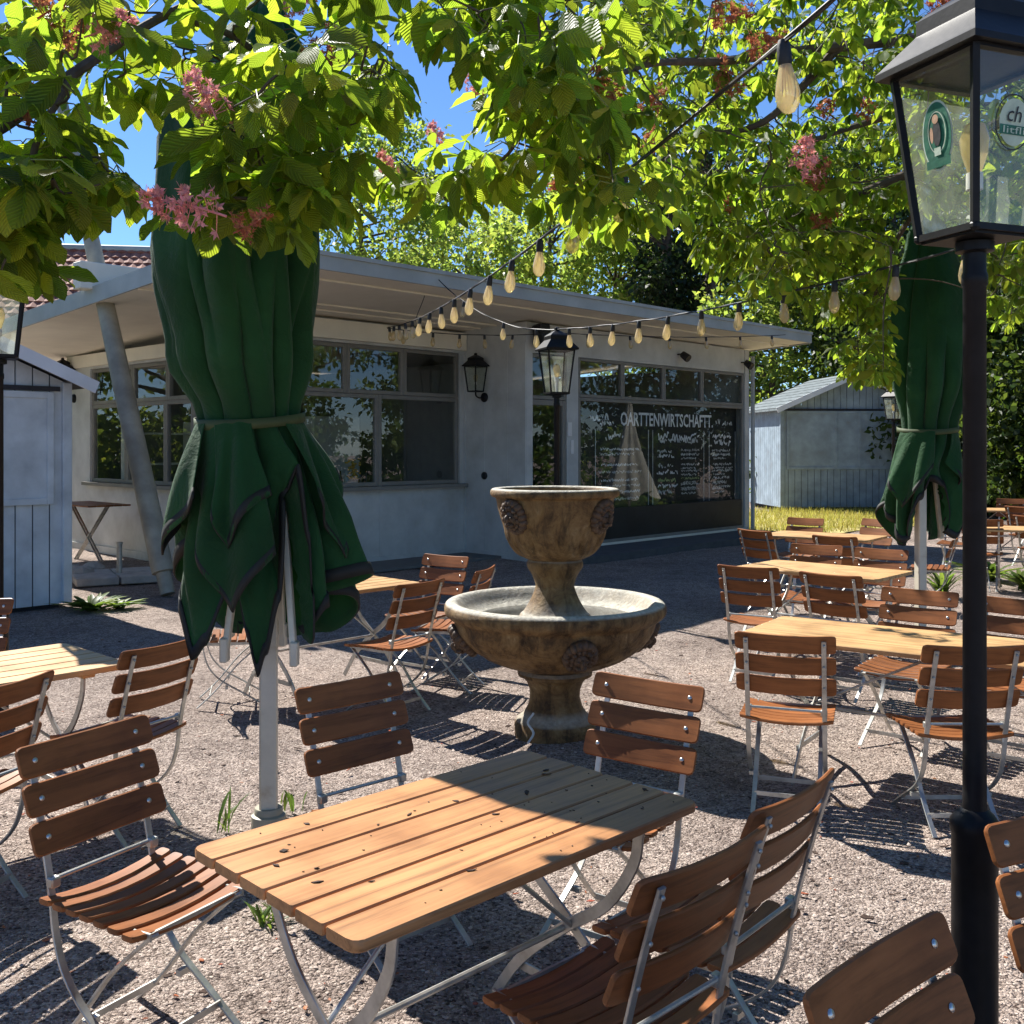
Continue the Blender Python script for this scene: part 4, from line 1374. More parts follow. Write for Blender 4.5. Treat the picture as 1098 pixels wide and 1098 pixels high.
# menu front: transoms, main glazing
us = [7.0, 8.16, 9.35, 10.56, 12.005]
for a, b in zip(us, us[1:]): window(a + .001, b - .001, 2.52, 3.155, AF2 + .03, fw=.05)
window(7.0, 12.005, .135, 2.517, AF2 + .03, fw=.055, gl='board_glass')
dr = window(5.805, 6.695, .02, 2.45, AF2 + .03, fw=.085, name='door')
mb = MB(); wbox(mb, 5.893, 6.607, AF2 + .055, AF2 + .075, .11, 1.0); wbox(mb, 5.893, 6.607, AF2 + .045, AF2 + .09, 1.0, 1.09); mb.build('door_panel', M['frame'], dr)
mb = MB(); mb.tube([(6.65, AF2 + .02, 1.05), (6.65, AF2 - .02, 1.05), (6.56, AF2 - .02, 1.05)], .01, 8); mb.build('handle', M['bolt'], dr, True)
window(5.805, 6.695, 2.455, 3.155, AF2 + .03, fw=.06)
mb = MB(); wbox(mb, 6.80, 6.92, AF2 - .008, AF2 + .019, .95, 1.15) ; wbox(mb, 5.60, 5.66, AF1 - .02, AF1 - .03, 1.3, 1.4)
mb = MB(); wbox(mb, 5.85, 12.15, .22, AF2 - .01, -.05, .10)
mb.build('step', M['roofing'], bl)
mb = MB(); wbox(mb, 7.06, 11.945, AF2 + .035, AF2 + .058, .19, .70); mb.build('base_panel', M['board'], bl)
mb = MB(); wbox(mb, 7.0, 12.0, AF2 - .012, AF2 + .018, .105, .14); mb.build('threshold_strip', M['soffit'], bl)
mb = MB(); mb.tube([(UX + .05, AF2 - .05, .0), (UX + .05, AF2 - .05, 3.5)], .04, 12)
for z in (.6, 2.0, 3.2): mb.tube([(UX + .05, AF2 - .05, z), (UX + .05, AF2 - .05, z + .04)], .048, 12)
mb.build('downpipe', M['fascia'], bl, True)
mb = MB(); slab(mb, U0 - .006, U1 + .006, -.022, .0, -.02, .028); mb.build('roof_edge_trim', M['fascia'], rf)
mb = MB()
for a in (1.55, 2.05): wbox(mb, UR - .006, UR - .001, a, a + .02, .1, 3.3)
wbox(mb, UR - .02, UR - .001, 1.16, 1.22, .1, 3.3)
mb.build('panel_joint', M['wall'], wl_)
for u, z, w__, h__, lab in ((5.85, 2.02, .07, .26, 'small white notice strip on the left door jamb'), (6.76, 2.0, .10, .22, 'small white notice on the pier right of the door'), (6.82, 1.72, .07, .22, 'narrow white handle bracket below the notice right of the door')):
    mb = MB(); mb.box((0, 0, 0), (w__, .012, h__), None, .003)
    o = mb.build('notice', M['white'], None, False, BMX @ Vector((u, AF2 + .01, z))); o.rotation_euler = (0, 0, BR)
    tag(o, lab, 'notice')
# interior furniture seen through the panes
sh = empty('interior_shelf', BMX @ Vector((3.2, 6.6, .04)), BR, 'pale shelf unit seen through the pavilion windows', 'shelf')
mb = MB()
for z in (.4, .9, 1.4, 1.9): mb.box((0, 0, z), (2.2, .4, .03))
for x in (-1.1, 0, 1.1): mb.box((x, 0, 1.05), (.04, .42, 2.1))
mb.build('rack', M['inside_pale'], sh)
ct = empty('service_counter', BMX @ Vector((4.3, 3.35, .04)), BR, 'pale service counter behind the front windows', 'counter')
mb = MB(); mb.box((0, 0, .5), (2.4, .6, 1.0)); mb.build('body', M['inside_pale'], ct)
mb = MB(); mb.box((0, 0, 1.02), (2.5, .7, .04)); mb.build('worktop', M['frame'], ct)
mb = MB(); mb.box((0, 0, 1.1), (1.0, .6, 2.2), None, .02)
o = mb.build('fridge', M['inside_pale'], None, False, BMX @ Vector((5.0, 5.2, .04))); o.rotation_euler = (0, 0, BR)
tag(o, 'tall pale fridge seen through the right front window', 'fridge')
for i in range(7):
    mb = MB(); mb.lathe([(.035, 0), (.037, .01), (.037, .15), (.014, .21), (.013, .27), (.016, .275)], 14)
    o = mb.build('bottle', M['brown_glass'] if i % 3 else M['white'], None, True, BMX @ Vector((3.5 + i * .19, 3.3 + (i % 2) * .1, 1.082)))
    tag(o, 'bottle standing on the counter behind the pavilion window', 'bottle', 'bottles on the service counter')
fl = empty('potted_flowers', BMX @ Vector((3.85, 2.95, 1.082)), 0, 'yellow flowers in a pot behind the front window', 'plant')
mb = MB(); mb.lathe([(.05, 0), (.07, .12), (.06, .12), (.0, .10)], 14, cap=False); mb.build('pot', M['white'], fl, True)
mb = MB()
for i in range(60):
    a = rng.random() * 6.28; r_ = rng.random() * .12
    mb.ellipsoid((math.cos(a) * r_, math.sin(a) * r_, .16 + rng.random() * .30), (.02, .02, .015), 6, 4)
mb.build('bloom', M['yellow'], fl)
# small fittings on the walls
def wall_lantern(pos, rz, label):
    root = empty('wall_lantern', pos, rz, label, 'wall lantern', 'black wall lanterns')
    # wall plane at local y=0, lantern hangs towards -y
    mb = MB(); mb.lathe([(.0, 0), (.075, 0), (.075, .02), (.05, .04), (.0, .045)], 18, cap=False)
    mb.v = [(x, -z, y) for x, y, z in mb.v]
    mb.build('wall_plate', M['black'], root, True)
    mb = MB(); mb.tube(spline([(0, -.03, 0), (0, -.12, -.01), (0, -.19, .02), (0, -.20, .08)], 5), .013, 8); mb.build('arm', M['black'], root, True)
    sub = bpy.data.objects.new('lantern', None); col.objects.link(sub); sub.parent = root; sub.location = (0, -.20, 0)
    lantern_parts(sub, .09, scale=.85)
    return root
p = BMX @ Vector((UR, 2.05, 2.50))
wall_lantern(p, BR - PI / 2, 'black wall lantern on the grey wall between front window and door')
p = BMX @ Vector((UE, 8.15, 2.55))
wall_lantern(p, BR - PI / 2, 'black wall lantern on the pavilion corner above the shed roof edge')
mb = MB(); mb.lathe([(.0, 0), (.06, 0), (.06, .02), (.045, .03), (.0, .012)], 20, cap=False)
mb.v = [(-z, x, y) for x, y, z in mb.v]
o = mb.build('wall_vent', M['blackm'], None, True, BMX @ Vector((UR - .001, 2.05, 1.27))); o.rotation_euler = (0, 0, BR)
tag(o, 'small round black outlet low on the grey return wall', 'vent')
sp_ = empty('loudspeaker', BMX @ Vector((5.92, AF2 - .16, 3.42)), BR, 'black loudspeaker under the roof above the door', 'loudspeaker')
mb = MB(); mb.box((0, 0, 0), (.22, .2, .32), Matrix.Rotation(R(-12), 3, 'X'), .02); mb.build('body', M['blackm'], sp_, True)
mb = MB(); mb.bar((0, .08, .05), (0, .18, .05), .04, .03); mb.build('bracket', M['black'], sp_)
for (u, z, lab) in ((9.75, 3.36, 'small black spotlight on the beam above the menu window'), (11.9, 3.34, 'black floodlight under the roof at the right pavilion corner')):
    s_ = empty('spotlight', BMX @ Vector((u, AF2 + .02, z)), BR, lab, 'spotlight')
    mb = MB(); mb.lathe([(.0, 0), (.06, .0), (.075, .14), (.07, .16), (.0, .15)], 16, cap=False)
    mb.v = [tuple(Matrix.Rotation(R(125), 3, 'X') @ Vector(v) + Vector((0, -.10, .02))) for v in mb.v]
    mb.build('head', M['blackm'], s_, True)
    mb = MB(); mb.bar((0, 0, .02), (0, -.11, .02), .03, .02); mb.build('bracket', M['black'], s_)

# menu board behind the glazing
bd = empty('menu_board', BMX @ Vector((9.5, AF2 + .16, 0)), BR, 'large black chalk menu board with white lettering behind the pavilion glazing', 'menu board')
mb = MB(); mb.box((0, .02, 1.32), (4.9, .03, 2.33)); bp_ = mb.build('panel', M['board'], bd)
ff = lambda p: Vector((p[0], -p[2], p[1]))
k_ = lambda u: u - 9.5
text_mesh('title_lettering', 'OARTTENWIRTSCHAFTT.', M['chalk'], bd, ff, k_(9.68), 2.20, 2.85, .24, .004, offset=.02)
def ribbon(mb, pts, w):
    for (x0, y0), (x1, y1) in zip(pts, pts[1:]):
        dx, dy = x1 - x0, y1 - y0
        l = math.hypot(dx, dy) or 1
        nx, ny = -dy / l * w * .8, dx / l * w * .8
        mb.add([ff((x0 + nx, y0 + ny, .004)), ff((x0 - nx, y0 - ny, .004)), ff((x1 - nx, y1 - ny, .004)), ff((x1 + nx, y1 + ny, .004))], [(0, 1, 2, 3)])
sc1, sc2, sc3 = MB(), MB(), MB()
r = random.Random(21)
def scribble(mb, x, y, w_, h, lw):
    n = max(3, int(w_ / (h * .32)))
    pts = []
    for i in range(n * 2):
        if r.random() < .13:
            if len(pts) > 1: ribbon(mb, pts, lw)
            pts = []
            continue
        pts.append((x + w_ * i / (n * 2), y + (r.random() - .5) * h * (1.2 if r.random() < .25 else .8)))
    if len(pts) > 1: ribbon(mb, pts, lw)
for (x0, x1) in ((7.65, 9.0), (9.25, 10.75), (11.05, 11.85)):
    for xx in (x0 - .07, x1 + .05): ribbon(sc2, [(k_(xx), 2.02), (k_(xx), .70)], .010)
scribble(sc1, k_(7.45), 2.22, .5, .16, .02); scribble(sc1, k_(7.7), 2.12, .42, .1, .014)
scribble(sc2, k_(11.2), 2.18, .6, .13, .014)
scribble(sc1, k_(7.85), 1.90, .5, .15, .016); scribble(sc1, k_(9.35), 1.90, 1.3, .17, .018); scribble(sc2, k_(9.35), 1.84, 1.3, .12, .014)
scribble(sc1, k_(11.1), 1.92, .65, .10, .014); scribble(sc1, k_(11.15), 1.80, .6, .12, .02)
for i, y in enumerate((1.68, 1.60, 1.42, 1.30, 1.16, 1.06, .96, .84)):
    scribble(sc1 if i % 2 == 0 else sc2, k_(7.66 + r.random() * .1), y, .9 + r.random() * .3, .055, .009)
    if i < 7:
        scribble(sc1 if i % 2 else sc3 if i == 4 else sc2, k_(9.3 + r.random() * .05), y - .04, .45 + r.random() * .2, .085, .014)
        scribble(sc2 if i != 4 else sc3, k_(10.05), y - .02, .6, .05, .008)
        scribble(sc2, k_(10.05), y - .09, .5, .045, .008)
        scribble(sc1 if i % 3 == 1 else sc2, k_(11.08), y - .03, .5 + r.random() * .25, .06, .01)
        scribble(sc2, k_(11.12), y - .1, .4 + r.random() * .3, .045, .008)
sc1.build('chalk_writing', M['chalk'], bd); sc2.build('faint_chalk_writing', M['chalkdim'], bd); sc3.build('green_chalk_writing', M['chalkgreen'], bd)

# leaning mast with its cross beam
pb = Gp(180, 637); 
pt = BMX @ Vector((.2, 3.3, 3.60))
dr_ = (pt - pb) / pt.z
pm_ = empty('leaning_mast', (pb.x, pb.y, 0), 0, 'leaning weathered steel mast carrying a cream beam at the left roof edge', 'mast')
mb = MB(); 
rd = [.075, .10, .10, .098, .09, .07]
zs = [.0, .24, .25, 2.5, 3.6, 7.0]
mb.tube([dr_ * z for z in zs], [.085, .085, .128, .12, .108, .07], 20)
mb.build('post', M['post'], pm_, True)
mb = MB()
bq = pt - Vector((pb.x, pb.y, 0)) + Vector((0, 0, .12))
uu = Vector((.69, .72, 0)).normalized(); vv = Vector((-.72, .69, 0))
mb.bar(bq - uu * .35 + Vector((0, 0, .14)), bq + uu * 2.6 + Vector((0, 0, .14)), .22, .34, (0, 0, 1), .01)
mb.build('beam', M['soffit'], pm_)

# ------------------------------------------------------------------ sheds
def board_wall(mb, gapmb, p0, p1, z0, ztop, bw, n, th=.022):
    """vertical boards along p0-p1, ztop(s) gives the top; n points outwards"""
    d = (p1 - p0); L = d.length; d.normalize()
    k = max(1, int(L / bw)); bw = L / k
    for i in range(k):
        s0, s1 = i * bw + .007, (i + 1) * bw - .007
        v = []
        for s in (s0, s1):
            for off in (0, th):
                v.append((s, off, z0)); v.append((s, off, ztop(s)))
        pts = [p0 + d * s + n * o + Vector((0, 0, z)) for s, o, z in v]
        mb.add(pts, [(0, 1, 3, 2), (4, 6, 7, 5), (2, 3, 7, 6), (0, 4, 5, 1), (1, 5, 7, 3), (0, 2, 6, 4)])
    pts = [p0 + Vector((0, 0, z0 + .01)) + n * .004, p1 + Vector((0, 0, z0 + .01)) + n * .004, p1 + Vector((0, 0, ztop(L) - .01)) + n * .004, p0 + Vector((0, 0, ztop(0) - .01)) + n * .004]
    gapmb.add(pts, [(0, 1, 2, 3)])
    return d, L
def shed(root, W, D, ze, zridge, z0, roof_mat, over=.16, hatch=None, bmat_='shed'):
    """gable front at local y=0 (faces -y), x from 0 to W, depth D"""
    mb, gb = MB(), MB()
    def ztop(s): return ze + (zridge - ze) * (1 - abs(s - W / 2) / (W / 2))
    board_wall(mb, gb, Vector((0, 0, 0)), Vector((W, 0, 0)), z0, ztop, .17, Vector((0, -1, 0)))
    board_wall(mb, gb, Vector((0, D, 0)), Vector((0, 0, 0)), z0, lambda s: ze, .17, Vector((-1, 0, 0)))
    board_wall(mb, gb, Vector((W, 0, 0)), Vector((W, D, 0)), z0, lambda s: ze, .17, Vector((1, 0, 0)))
    board_wall(mb, gb, Vector((W, D, 0)), Vector((0, D, 0)), z0, lambda s: ztop(W - s), .17, Vector((0, 1, 0)))
    for x in (0, W): mb.box((x, -.03, (z0 + ze) / 2), (.10, .07, ze - z0), None, .008)
    wl = mb.build('wall', M[bmat_], root)
    gb.build('board_gap', M['shedgap'], wl)
    for sx in (-1, 1):
        rm = MB()
        e = Vector((W / 2 + sx * (W / 2 + over), 0, ze - (zridge - ze) / (W / 2) * over + .03))
        rg = Vector((W / 2, 0, zridge + .03))
        v = []
        for y in (-over * 1.6, D + over):
            for p in (e, rg):
                v += [Vector((p.x, y, p.z)), Vector((p.x, y, p.z + .05))]
        fs = [(0, 1, 3, 2), (4, 6, 7, 5), (0, 4, 5, 1), (2, 3, 7, 6), (1, 5, 7, 3), (0, 2, 6, 4)]
        rm.add(v, fs)
        ro = rm.build('roof', M[roof_mat], root)
        bm_ = MB()
        bm_.bar(Vector((e.x, -over * 1.6 - .015, e.z + .0)), Vector((rg.x, -over * 1.6 - .015, rg.z + .0)), .028, .13, (0, 0, 1))
        bm_.build('bargeboard', M['wallpale'], ro)
        if roof_mat == 'shingle':
            sm = MB()
            nrow = 9
            for i in range(nrow):
                a, b = e + (rg - e) * (i / nrow), e + (rg - e) * ((i + 1) / nrow)
                nb = 14
                for j in range(nb):
                    y0 = -over * 1.6 + (D + 2.6 * over) * j / nb + .004; y1 = y0 + (D + 2.6 * over) / nb - .01
                    h = .056 + .012
                    sm.add([(a.x, y0, a.z + h), (a.x, y1, a.z + h), (b.x, y1, b.z + .054), (b.x, y0, b.z + .054)], [(0, 1, 2, 3)])
            sm.build('shingle_course', M['shingle'], ro)
    if hatch:
        x0, x1, zz0, zz1, cuts = hatch
        hb = MB(); wf = .07
        hb.box(((x0 + x1) / 2, -.035, (zz0 + zz1) / 2), (x1 - x0, .02, zz1 - zz0))
        xs = [x0] + cuts + [x1]
        for x in xs: hb.box((x, -.055, (zz0 + zz1) / 2), (wf, .02, zz1 - zz0 + wf), None, .004)
        for a, b in zip(xs, xs[1:]):
            for z in (zz0, zz1): hb.box(((a + b) / 2, -.0545, z), (b - a - wf, .02, wf), None, .004)
        ho = hb.build('hatch', M[bmat_], root)
        lb2 = MB(); lb2.box(((x0 + x1) / 2, -.05, zz1 + wf * 1.0), (x1 - x0 + .2, .03, .05)); lb2.build('lintel', M['shedgap'], ho)
cn_ = Gp(70, 650)
uu = Vector((.69, .72, 0)).normalized()
so_ = cn_ - uu * 3.0
ls = empty('board_shed', (so_.x, so_.y, 0), BR, 'grey-blue board shed with a closed hatch at the left photo edge', 'shed')
shed(ls, 3.0, 2.6, 2.42, 3.05, .04, 'roofing', .20, (1.2, 2.82, 1.15, 2.28, [2.0]))
mb = MB(); mb.box((1.5, 1.3, .0), (2.9, 2.5, .09)); mb.build('base_frame', M['shedgap'], ls)
hc = Gp(838, 549)
hu = empty('board_hut', (hc.x, hc.y, 0), math.atan2(.07, 1.0), 'grey-blue board hut with shingled gable roof beyond the right tables', 'shed')
shed(hu, 3.85, 2.9, 2.74, 3.58, .12, 'shingle', .26, (.15, 3.7, 1.15, 2.62, [1.45, 2.1]), 'hut')
mb = MB()
for x in (.2, 1.9, 3.6): mb.box((x, 1.4, .05), (.14, 2.8, .15))
mb.build('base_frame', M['shedgap'], hu)

# tile-roofed house behind
hs_ = Pd(-260, 0, 29); he_ = Pd(262, 0, 31)
hx = Vector((he_.x - hs_.x, he_.y - hs_.y, 0)); hl = hx.length
ho = empty('tiled_house', (hs_.x, hs_.y, 0), math.atan2(hx.y, hx.x), 'house with a red clay tile roof behind the pavilion, far left', 'house')
mb = MB(); mb.box((hl / 2, 3.5, 2.6), (hl - .8, 6.2, 5.2)); mb.build('wall', M['render_wall'], ho)
for i in range(5):
    w0 = 1.2 + i * 2.6
    mb = MB(); mb.box((w0, .37, 3.9), (1.1, .08, 1.3)); wf_ = mb.build('window', M['white'], ho)
    for sx in (-1, 1):
        for sz in (-1, 1):
            g = MB(); g.box((w0 + sx * .25, .32, 3.9 + sz * .3), (.42, .03, .5)); g.build('pane', M['blackm'], wf_)
mb = MB()
e, rg = Vector((0, -.1, 5.0)), Vector((0, 3.5, 8.2))
sl_ = (rg - e).length; sd_ = (rg - e).normalized(); nn_ = Vector((0, -sd_.z, sd_.y))
tw_, th_ = .30, .33
for side in (0,):
    for i in range(int(sl_ / th_) + 1):
        for j in range(int(hl / tw_)):
            a = e + sd_ * (i * th_) + Vector((j * tw_ + (.15 if i % 2 else 0), 0, 0))
            o1 = nn_ * .055; o2 = nn_ * .012
            b_ = a + sd_ * (th_ + .05)
            mid = Vector((tw_ * .5, 0, 0)) + nn_ * .03
            vs_ = [a + o1, a + mid + o1, a + Vector((tw_ - .01, 0, 0)) + o1, b_ + Vector((tw_ - .01, 0, 0)) + o2, b_ + mid + o2, b_ + o2]
            mb.add(vs_ + [a, a + Vector((tw_ - .01, 0, 0))], [(0, 1, 4, 5), (1, 2, 3, 4), (6, 7, 2, 1), (6, 1, 0)])
ro = mb.build('roof', M['tile'], ho)
mb = MB()
mb.add([e + Vector((0, 0, -.05)), e + Vector((hl, 0, -.05)), rg + Vector((hl, 0, -.03)), rg + Vector((0, 0, -.03)), Vector((0, 7.1, 4.95)), Vector((hl, 7.1, 4.95))], [(0, 1, 2, 3), (3, 2, 5, 4), (0, 3, 4), (1, 5, 2)])
mb.build('roof_deck', M['tile'], ro)
mb = MB(); mb.tube([rg + Vector((0, 0, .03)), rg + Vector((hl, 0, .03))], .13, 10); mb.build('ridge_cap', M['fascia'], ro, True)

# ------------------------------------------------------------------ small things by the left wall
ft = empty('folding_table', BMX @ Vector((1.15, 5.9, 0)), BR, 'small folding table standing against the pavilion end wall', 'table')
mb = MB()
for k in range(5): mb.box((-.26 + k * .13, 0, .86), (.122, 1.4, .024), None, .004)
mb.build('table_top', M['wood'], ft)
for sy in (-1, 1):
    for sx in (-1, 1):
        mb = MB(); mb.bar((sx * .02, sy * .62, .85), (sx * .02 - sx * .0, -sy * .45, 0), .012, .03, (1, 0, 0)); mb.build('leg', M['metal'], ft)
ub = Gp(126, 625)
ps = empty('parasol_base', (ub.x, ub.y, 0), .5, 'pale stone slabs with an empty steel parasol tube beside the leaning mast', 'parasol base')
for dx, dy in ((-.26, 0), (.26, 0), (-.26, .5), (.26, .5)):
    mb = MB(); mb.box((dx, dy, .055), (.5, .48, .10), None, .012); mb.build('slab', M['stone'], ps, True)
mb = MB(); mb.tube([(.05, .2, .1), (.05, .2, .50)], .035, 14); mb.tube([(.05, .2, .47), (.05, .2, .5)], .042, 14); mb.build('tube', M['metal'], ps, True)
for i, (px, py, s) in enumerate(((86, 622, .22), (78, 617, .18), (99, 613, .16))):
    g = Gp(px, py); mb = MB()
    mb.ellipsoid((0, 0, s * .3), (s, s * .8, s * .5), 12, 8)
    rr_ = random.Random(i); mb.v = [tuple(Vector(v) * (.85 + .3 * rr_.random())) for v in mb.v]
    o = mb.build('stone', M['stone'], None, False, (g.x, g.y, 0))
    tag(o, ('rounded pale stone beside the parasol slabs, nearest the shed', 'small pale stone half behind the shed corner', 'flat pale stone behind the parasol slabs')[i], 'stone')

# ------------------------------------------------------------------ string lights
def bulb_tmpl():
    s = MB(); s.lathe([(.010, .012), (.014, .010), (.019, -.005), (.020, -.05), (.017, -.058)], 12)
    b = MB(); b.lathe([(.016, -.055), (.020, -.070), (.029, -.105), (.034, -.135), (.030, -.165), (.016, -.185), (.002, -.19)], 16)
    fl = MB()
    for k in range(4):
        a = k * PI / 2
        fl.tube([(.006 * math.cos(a), .006 * math.sin(a), -.06), (.015 * math.cos(a), .015 * math.sin(a), -.14)], .0016, 5)
    return s, b, fl
S_, B_, F_ = bulb_tmpl()
meshes = []
def string_light(name_label, pts, bulbs, rad=.006, lead=None):
    root = MB(); root.tube(pts, rad, 6)
    # twisted second wire
    tw = [p + Vector((.006 * math.cos(i * 1.3), .006 * math.sin(i * 1.3), .006 * math.sin(i * 1.3))) for i, p in enumerate(pts)]
    root.tube(tw, rad * .8, 5)
    if lead: 
        for l in lead: root.tube(l, rad * .8, 6)
    o = root.build('string_light', M['blackm'], None, True)
    tag(o, name_label, 'string light', 'bulb string lights')
    for bpos in bulbs:
        if not meshes:
            bb = B_.build('bulb', M['amber'], o, True); ss = S_.build('socket', M['blackm'], bb, True); f2 = F_.build('filament', M['emb_skin'], bb, True)
            meshes.extend([bb.data, ss.data, f2.data])
        else:
            bb = bpy.data.objects.new('bulb', meshes[0]); ss = bpy.data.objects.new('socket', meshes[1]); f2 = bpy.data.objects.new('filament', meshes[2])
            for q in (bb, ss, f2): col.objects.link(q)
            bb.parent = o; ss.parent = bb; f2.parent = bb
        bb.location = bpos - Vector((0, 0, .008))
        bb.rotation_euler = (rng.uniform(-.12, .12), rng.uniform(-.12, .12), rng.random() * 3)
def at(pts, s):
    k = s * (len(pts) - 1); i = min(int(k), len(pts) - 2); return pts[i].lerp(pts[i + 1], k - i)
A0, A1 = Pd(415, 351, 14.4), Pd(840, 44, 2.78)
A2 = A1 + (A1 - A0) * .14 + Vector((0, 0, .10))
def cat(p, q, sag, n):
    return [p.lerp(q, i / n) - Vector((0, 0, 4 * sag * (i / n) * (1 - i / n))) for i in range(n + 1)]
pa = cat(A0, A1, .17, 52) + [A1.lerp(A2, i / 8) for i in range(1, 9)]
string_light('long bulb string rising from the pavilion wall to the upper right over the fountain', pa,
             [at(pa, s * 52 / 60) for s in (.03, .085, .14, .20, .26, .32, .385, .45, .515, .58, .645, .705, .765, .825, .885, 1.0)])
B0 = Pd(461, 290, 12.8); BL_ = Vector((Pd(597, 0, 10.9).x, 10.9, 2.98)); B1 = Pd(1150, 232, 4.6)
pb1 = cat(B0, BL_, .22, 18)
pb2 = cat(BL_, B1, .10, 40)
pbb = pb1 + pb2[1:]
string_light('bulb string from the roof edge over the middle lamp towards the right foreground', pbb,
             [at(pb1, .30), at(pb1, .62), at(pb1, .86)] + [at(pb2, s) for s in (.055, .14, .225, .31, .395, .48, .565, .65, .735, .82, .90, .97)],
             lead=[[B0, B0 + Vector((-.02, .05, .1))], spline([B0 + Vector((0, 0, .04)), Pd(456, 315, 13.2), Pd(448, 336, 13.8), Pd(445, 345, 14.2)], 5)])
c0_, c1_, c2_ = Pd(415, 352, 14.4), Pd(600, 357, 14.6), Pd(842, 359, 18.2)
pc = cat(c0_, c1_, .06, 20) + cat(c1_, c2_, .05, 24)[1:]
string_light('dark bulb string hanging along under the pavilion roof', pc,
             [at(pc, s) for s in (.045, .12, .19, .255, .33, .42, .51, .60, .69, .78, .87, .96)])

# ------------------------------------------------------------------ chestnut foliage
def leaflet_template(ns):
    ts = [i / ns for i in range(ns + 1)]
    V, UV = [], []
    for i, t in enumerate(ts):
        wd_ = np.interp(t, [0, .12, .3, .5, .68, .82, .93, 1], [.010, .055, .125, .185, .205, .165, .075, .0])
        if ns > 8: wd_ *= (1.05 if i % 2 else .95)
        z = -.16 * t * t
        for sx in (-1, 0, 1):
            zz = z + (abs(sx) * wd_ * .35) + (.012 * math.sin(i * 2.1) if sx else 0)
            V.append((sx * wd_, t, zz)); UV.append((sx * wd_ / .2, t))
    Q = []
    for i in range(ns):
        for k in range(2):
            a = i * 3 + k
            Q.append((a, a + 1, a + 4, a + 3))
    return np.array(V), np.array(Q), np.array(UV)

class Leaves:
    """collects leaflets: origin, direction, normal, length"""
    def __init__(s): s.o, s.d, s.n, s.l = [], [], [], []
    def palmate(s, r, c, p, size, droop):
        """five to seven leaflets round the stalk end c; p = direction the stalk comes from outwards"""
        p = p.normalized()
        up = Vector((r.gauss(0, .35), r.gauss(0, .35), 1)).normalized()
        side = p.cross(up)
        if side.length < .2: side = Vector((1, 0, 0))
        side.normalize()
        k = r.choice((5, 5, 6, 7))
        for i in range(k):
            a = R(-118 + 236 * i / (k - 1) + r.uniform(-9, 9))
            d = p * math.cos(a) + side * math.sin(a)
            dr = droop + r.uniform(-.18, .18)
            d = (d * (1 - dr) + Vector((0, 0, -1)) * dr).normalized()
            n = up + p * .2 + Vector((r.gauss(0, .25), r.gauss(0, .25), r.gauss(0, .15)))
            n = n - d * n.dot(d)
            if n.length < .1: n = Vector((0, -1, 0)) - d * (-d.y)
            n.normalize()
            s.o.append(c[:]); s.d.append(d[:]); s.n.append(n[:])
            s.l.append(size * (1 - .28 * abs(a) / R(118)) * r.uniform(.85, 1.12))
    def build(s, name, mat, parent, ns, smooth=True):
        tv, tq, tu = leaflet_template(ns)
        o, d, n, l = (np.array(x, dtype=float) for x in (s.o, s.d, s.n, s.l))
        x = np.cross(d, n)
        rs = np.random.RandomState(5)
        curl = rs.uniform(.4, 2.2, len(o)); fold = rs.uniform(.3, 1.6, len(o)); wv = rs.uniform(.9, 1.15, len(o))
        P = np.repeat(tv[None], len(o), 0)
        base_z = -.16 * tv[:, 1] ** 2
        P[:, :, 2] = base_z[None] * curl[:, None] + (tv[:, 2] - base_z)[None] * fold[:, None]
        P[:, :, 0] *= wv[:, None]
        tt = tv[None, :, 1]
        bend = rs.normal(0, .16, len(o))[:, None]; amp = rs.uniform(0, .045, len(o))[:, None]; fr = rs.uniform(5, 12, len(o))[:, None]; phs = rs.uniform(0, 6.28, len(o))[:, None]; tws = rs.normal(0, .35, len(o))[:, None]
        P[:, :, 2] += amp * np.sin(fr * tt + phs) * np.sign(tv[None, :, 0]) + tws * tt * P[:, :, 0]
        P[:, :, 0] += bend * tt ** 2
        W = o[:, None] + l[:, None, None] * (P[:, :, 0:1] * x[:, None] + P[:, :, 1:2] * d[:, None] + P[:, :, 2:3] * n[:, None])
        Q = (tq[None] + (np.arange(len(o)) * len(tv))[:, None, None]).reshape(-1, 4)
        return mesh_np(name, W.reshape(-1, 3), Q, mat, parent, np.tile(tu, (len(o), 1)), smooth)

def inpoly(p, poly):
    x, y = p; c = False; j = len(poly) - 1
    for i in range(len(poly)):
        xi, yi = poly[i]; xj, yj = poly[j]
        if (yi > y) != (yj > y) and x < (xj - xi) * (y - yi) / (yj - yi) + xi: c = not c
        j = i
    return c
def sample_poly(r, poly, d0, d1):
    xs = [p[0] for p in poly]; ys = [p[1] for p in poly]
    while True:
        p = (r.uniform(min(xs), max(xs)), r.uniform(min(ys), max(ys)))
        if inpoly(p, poly): return Pd(p[0], p[1], r.uniform(d0, d1))

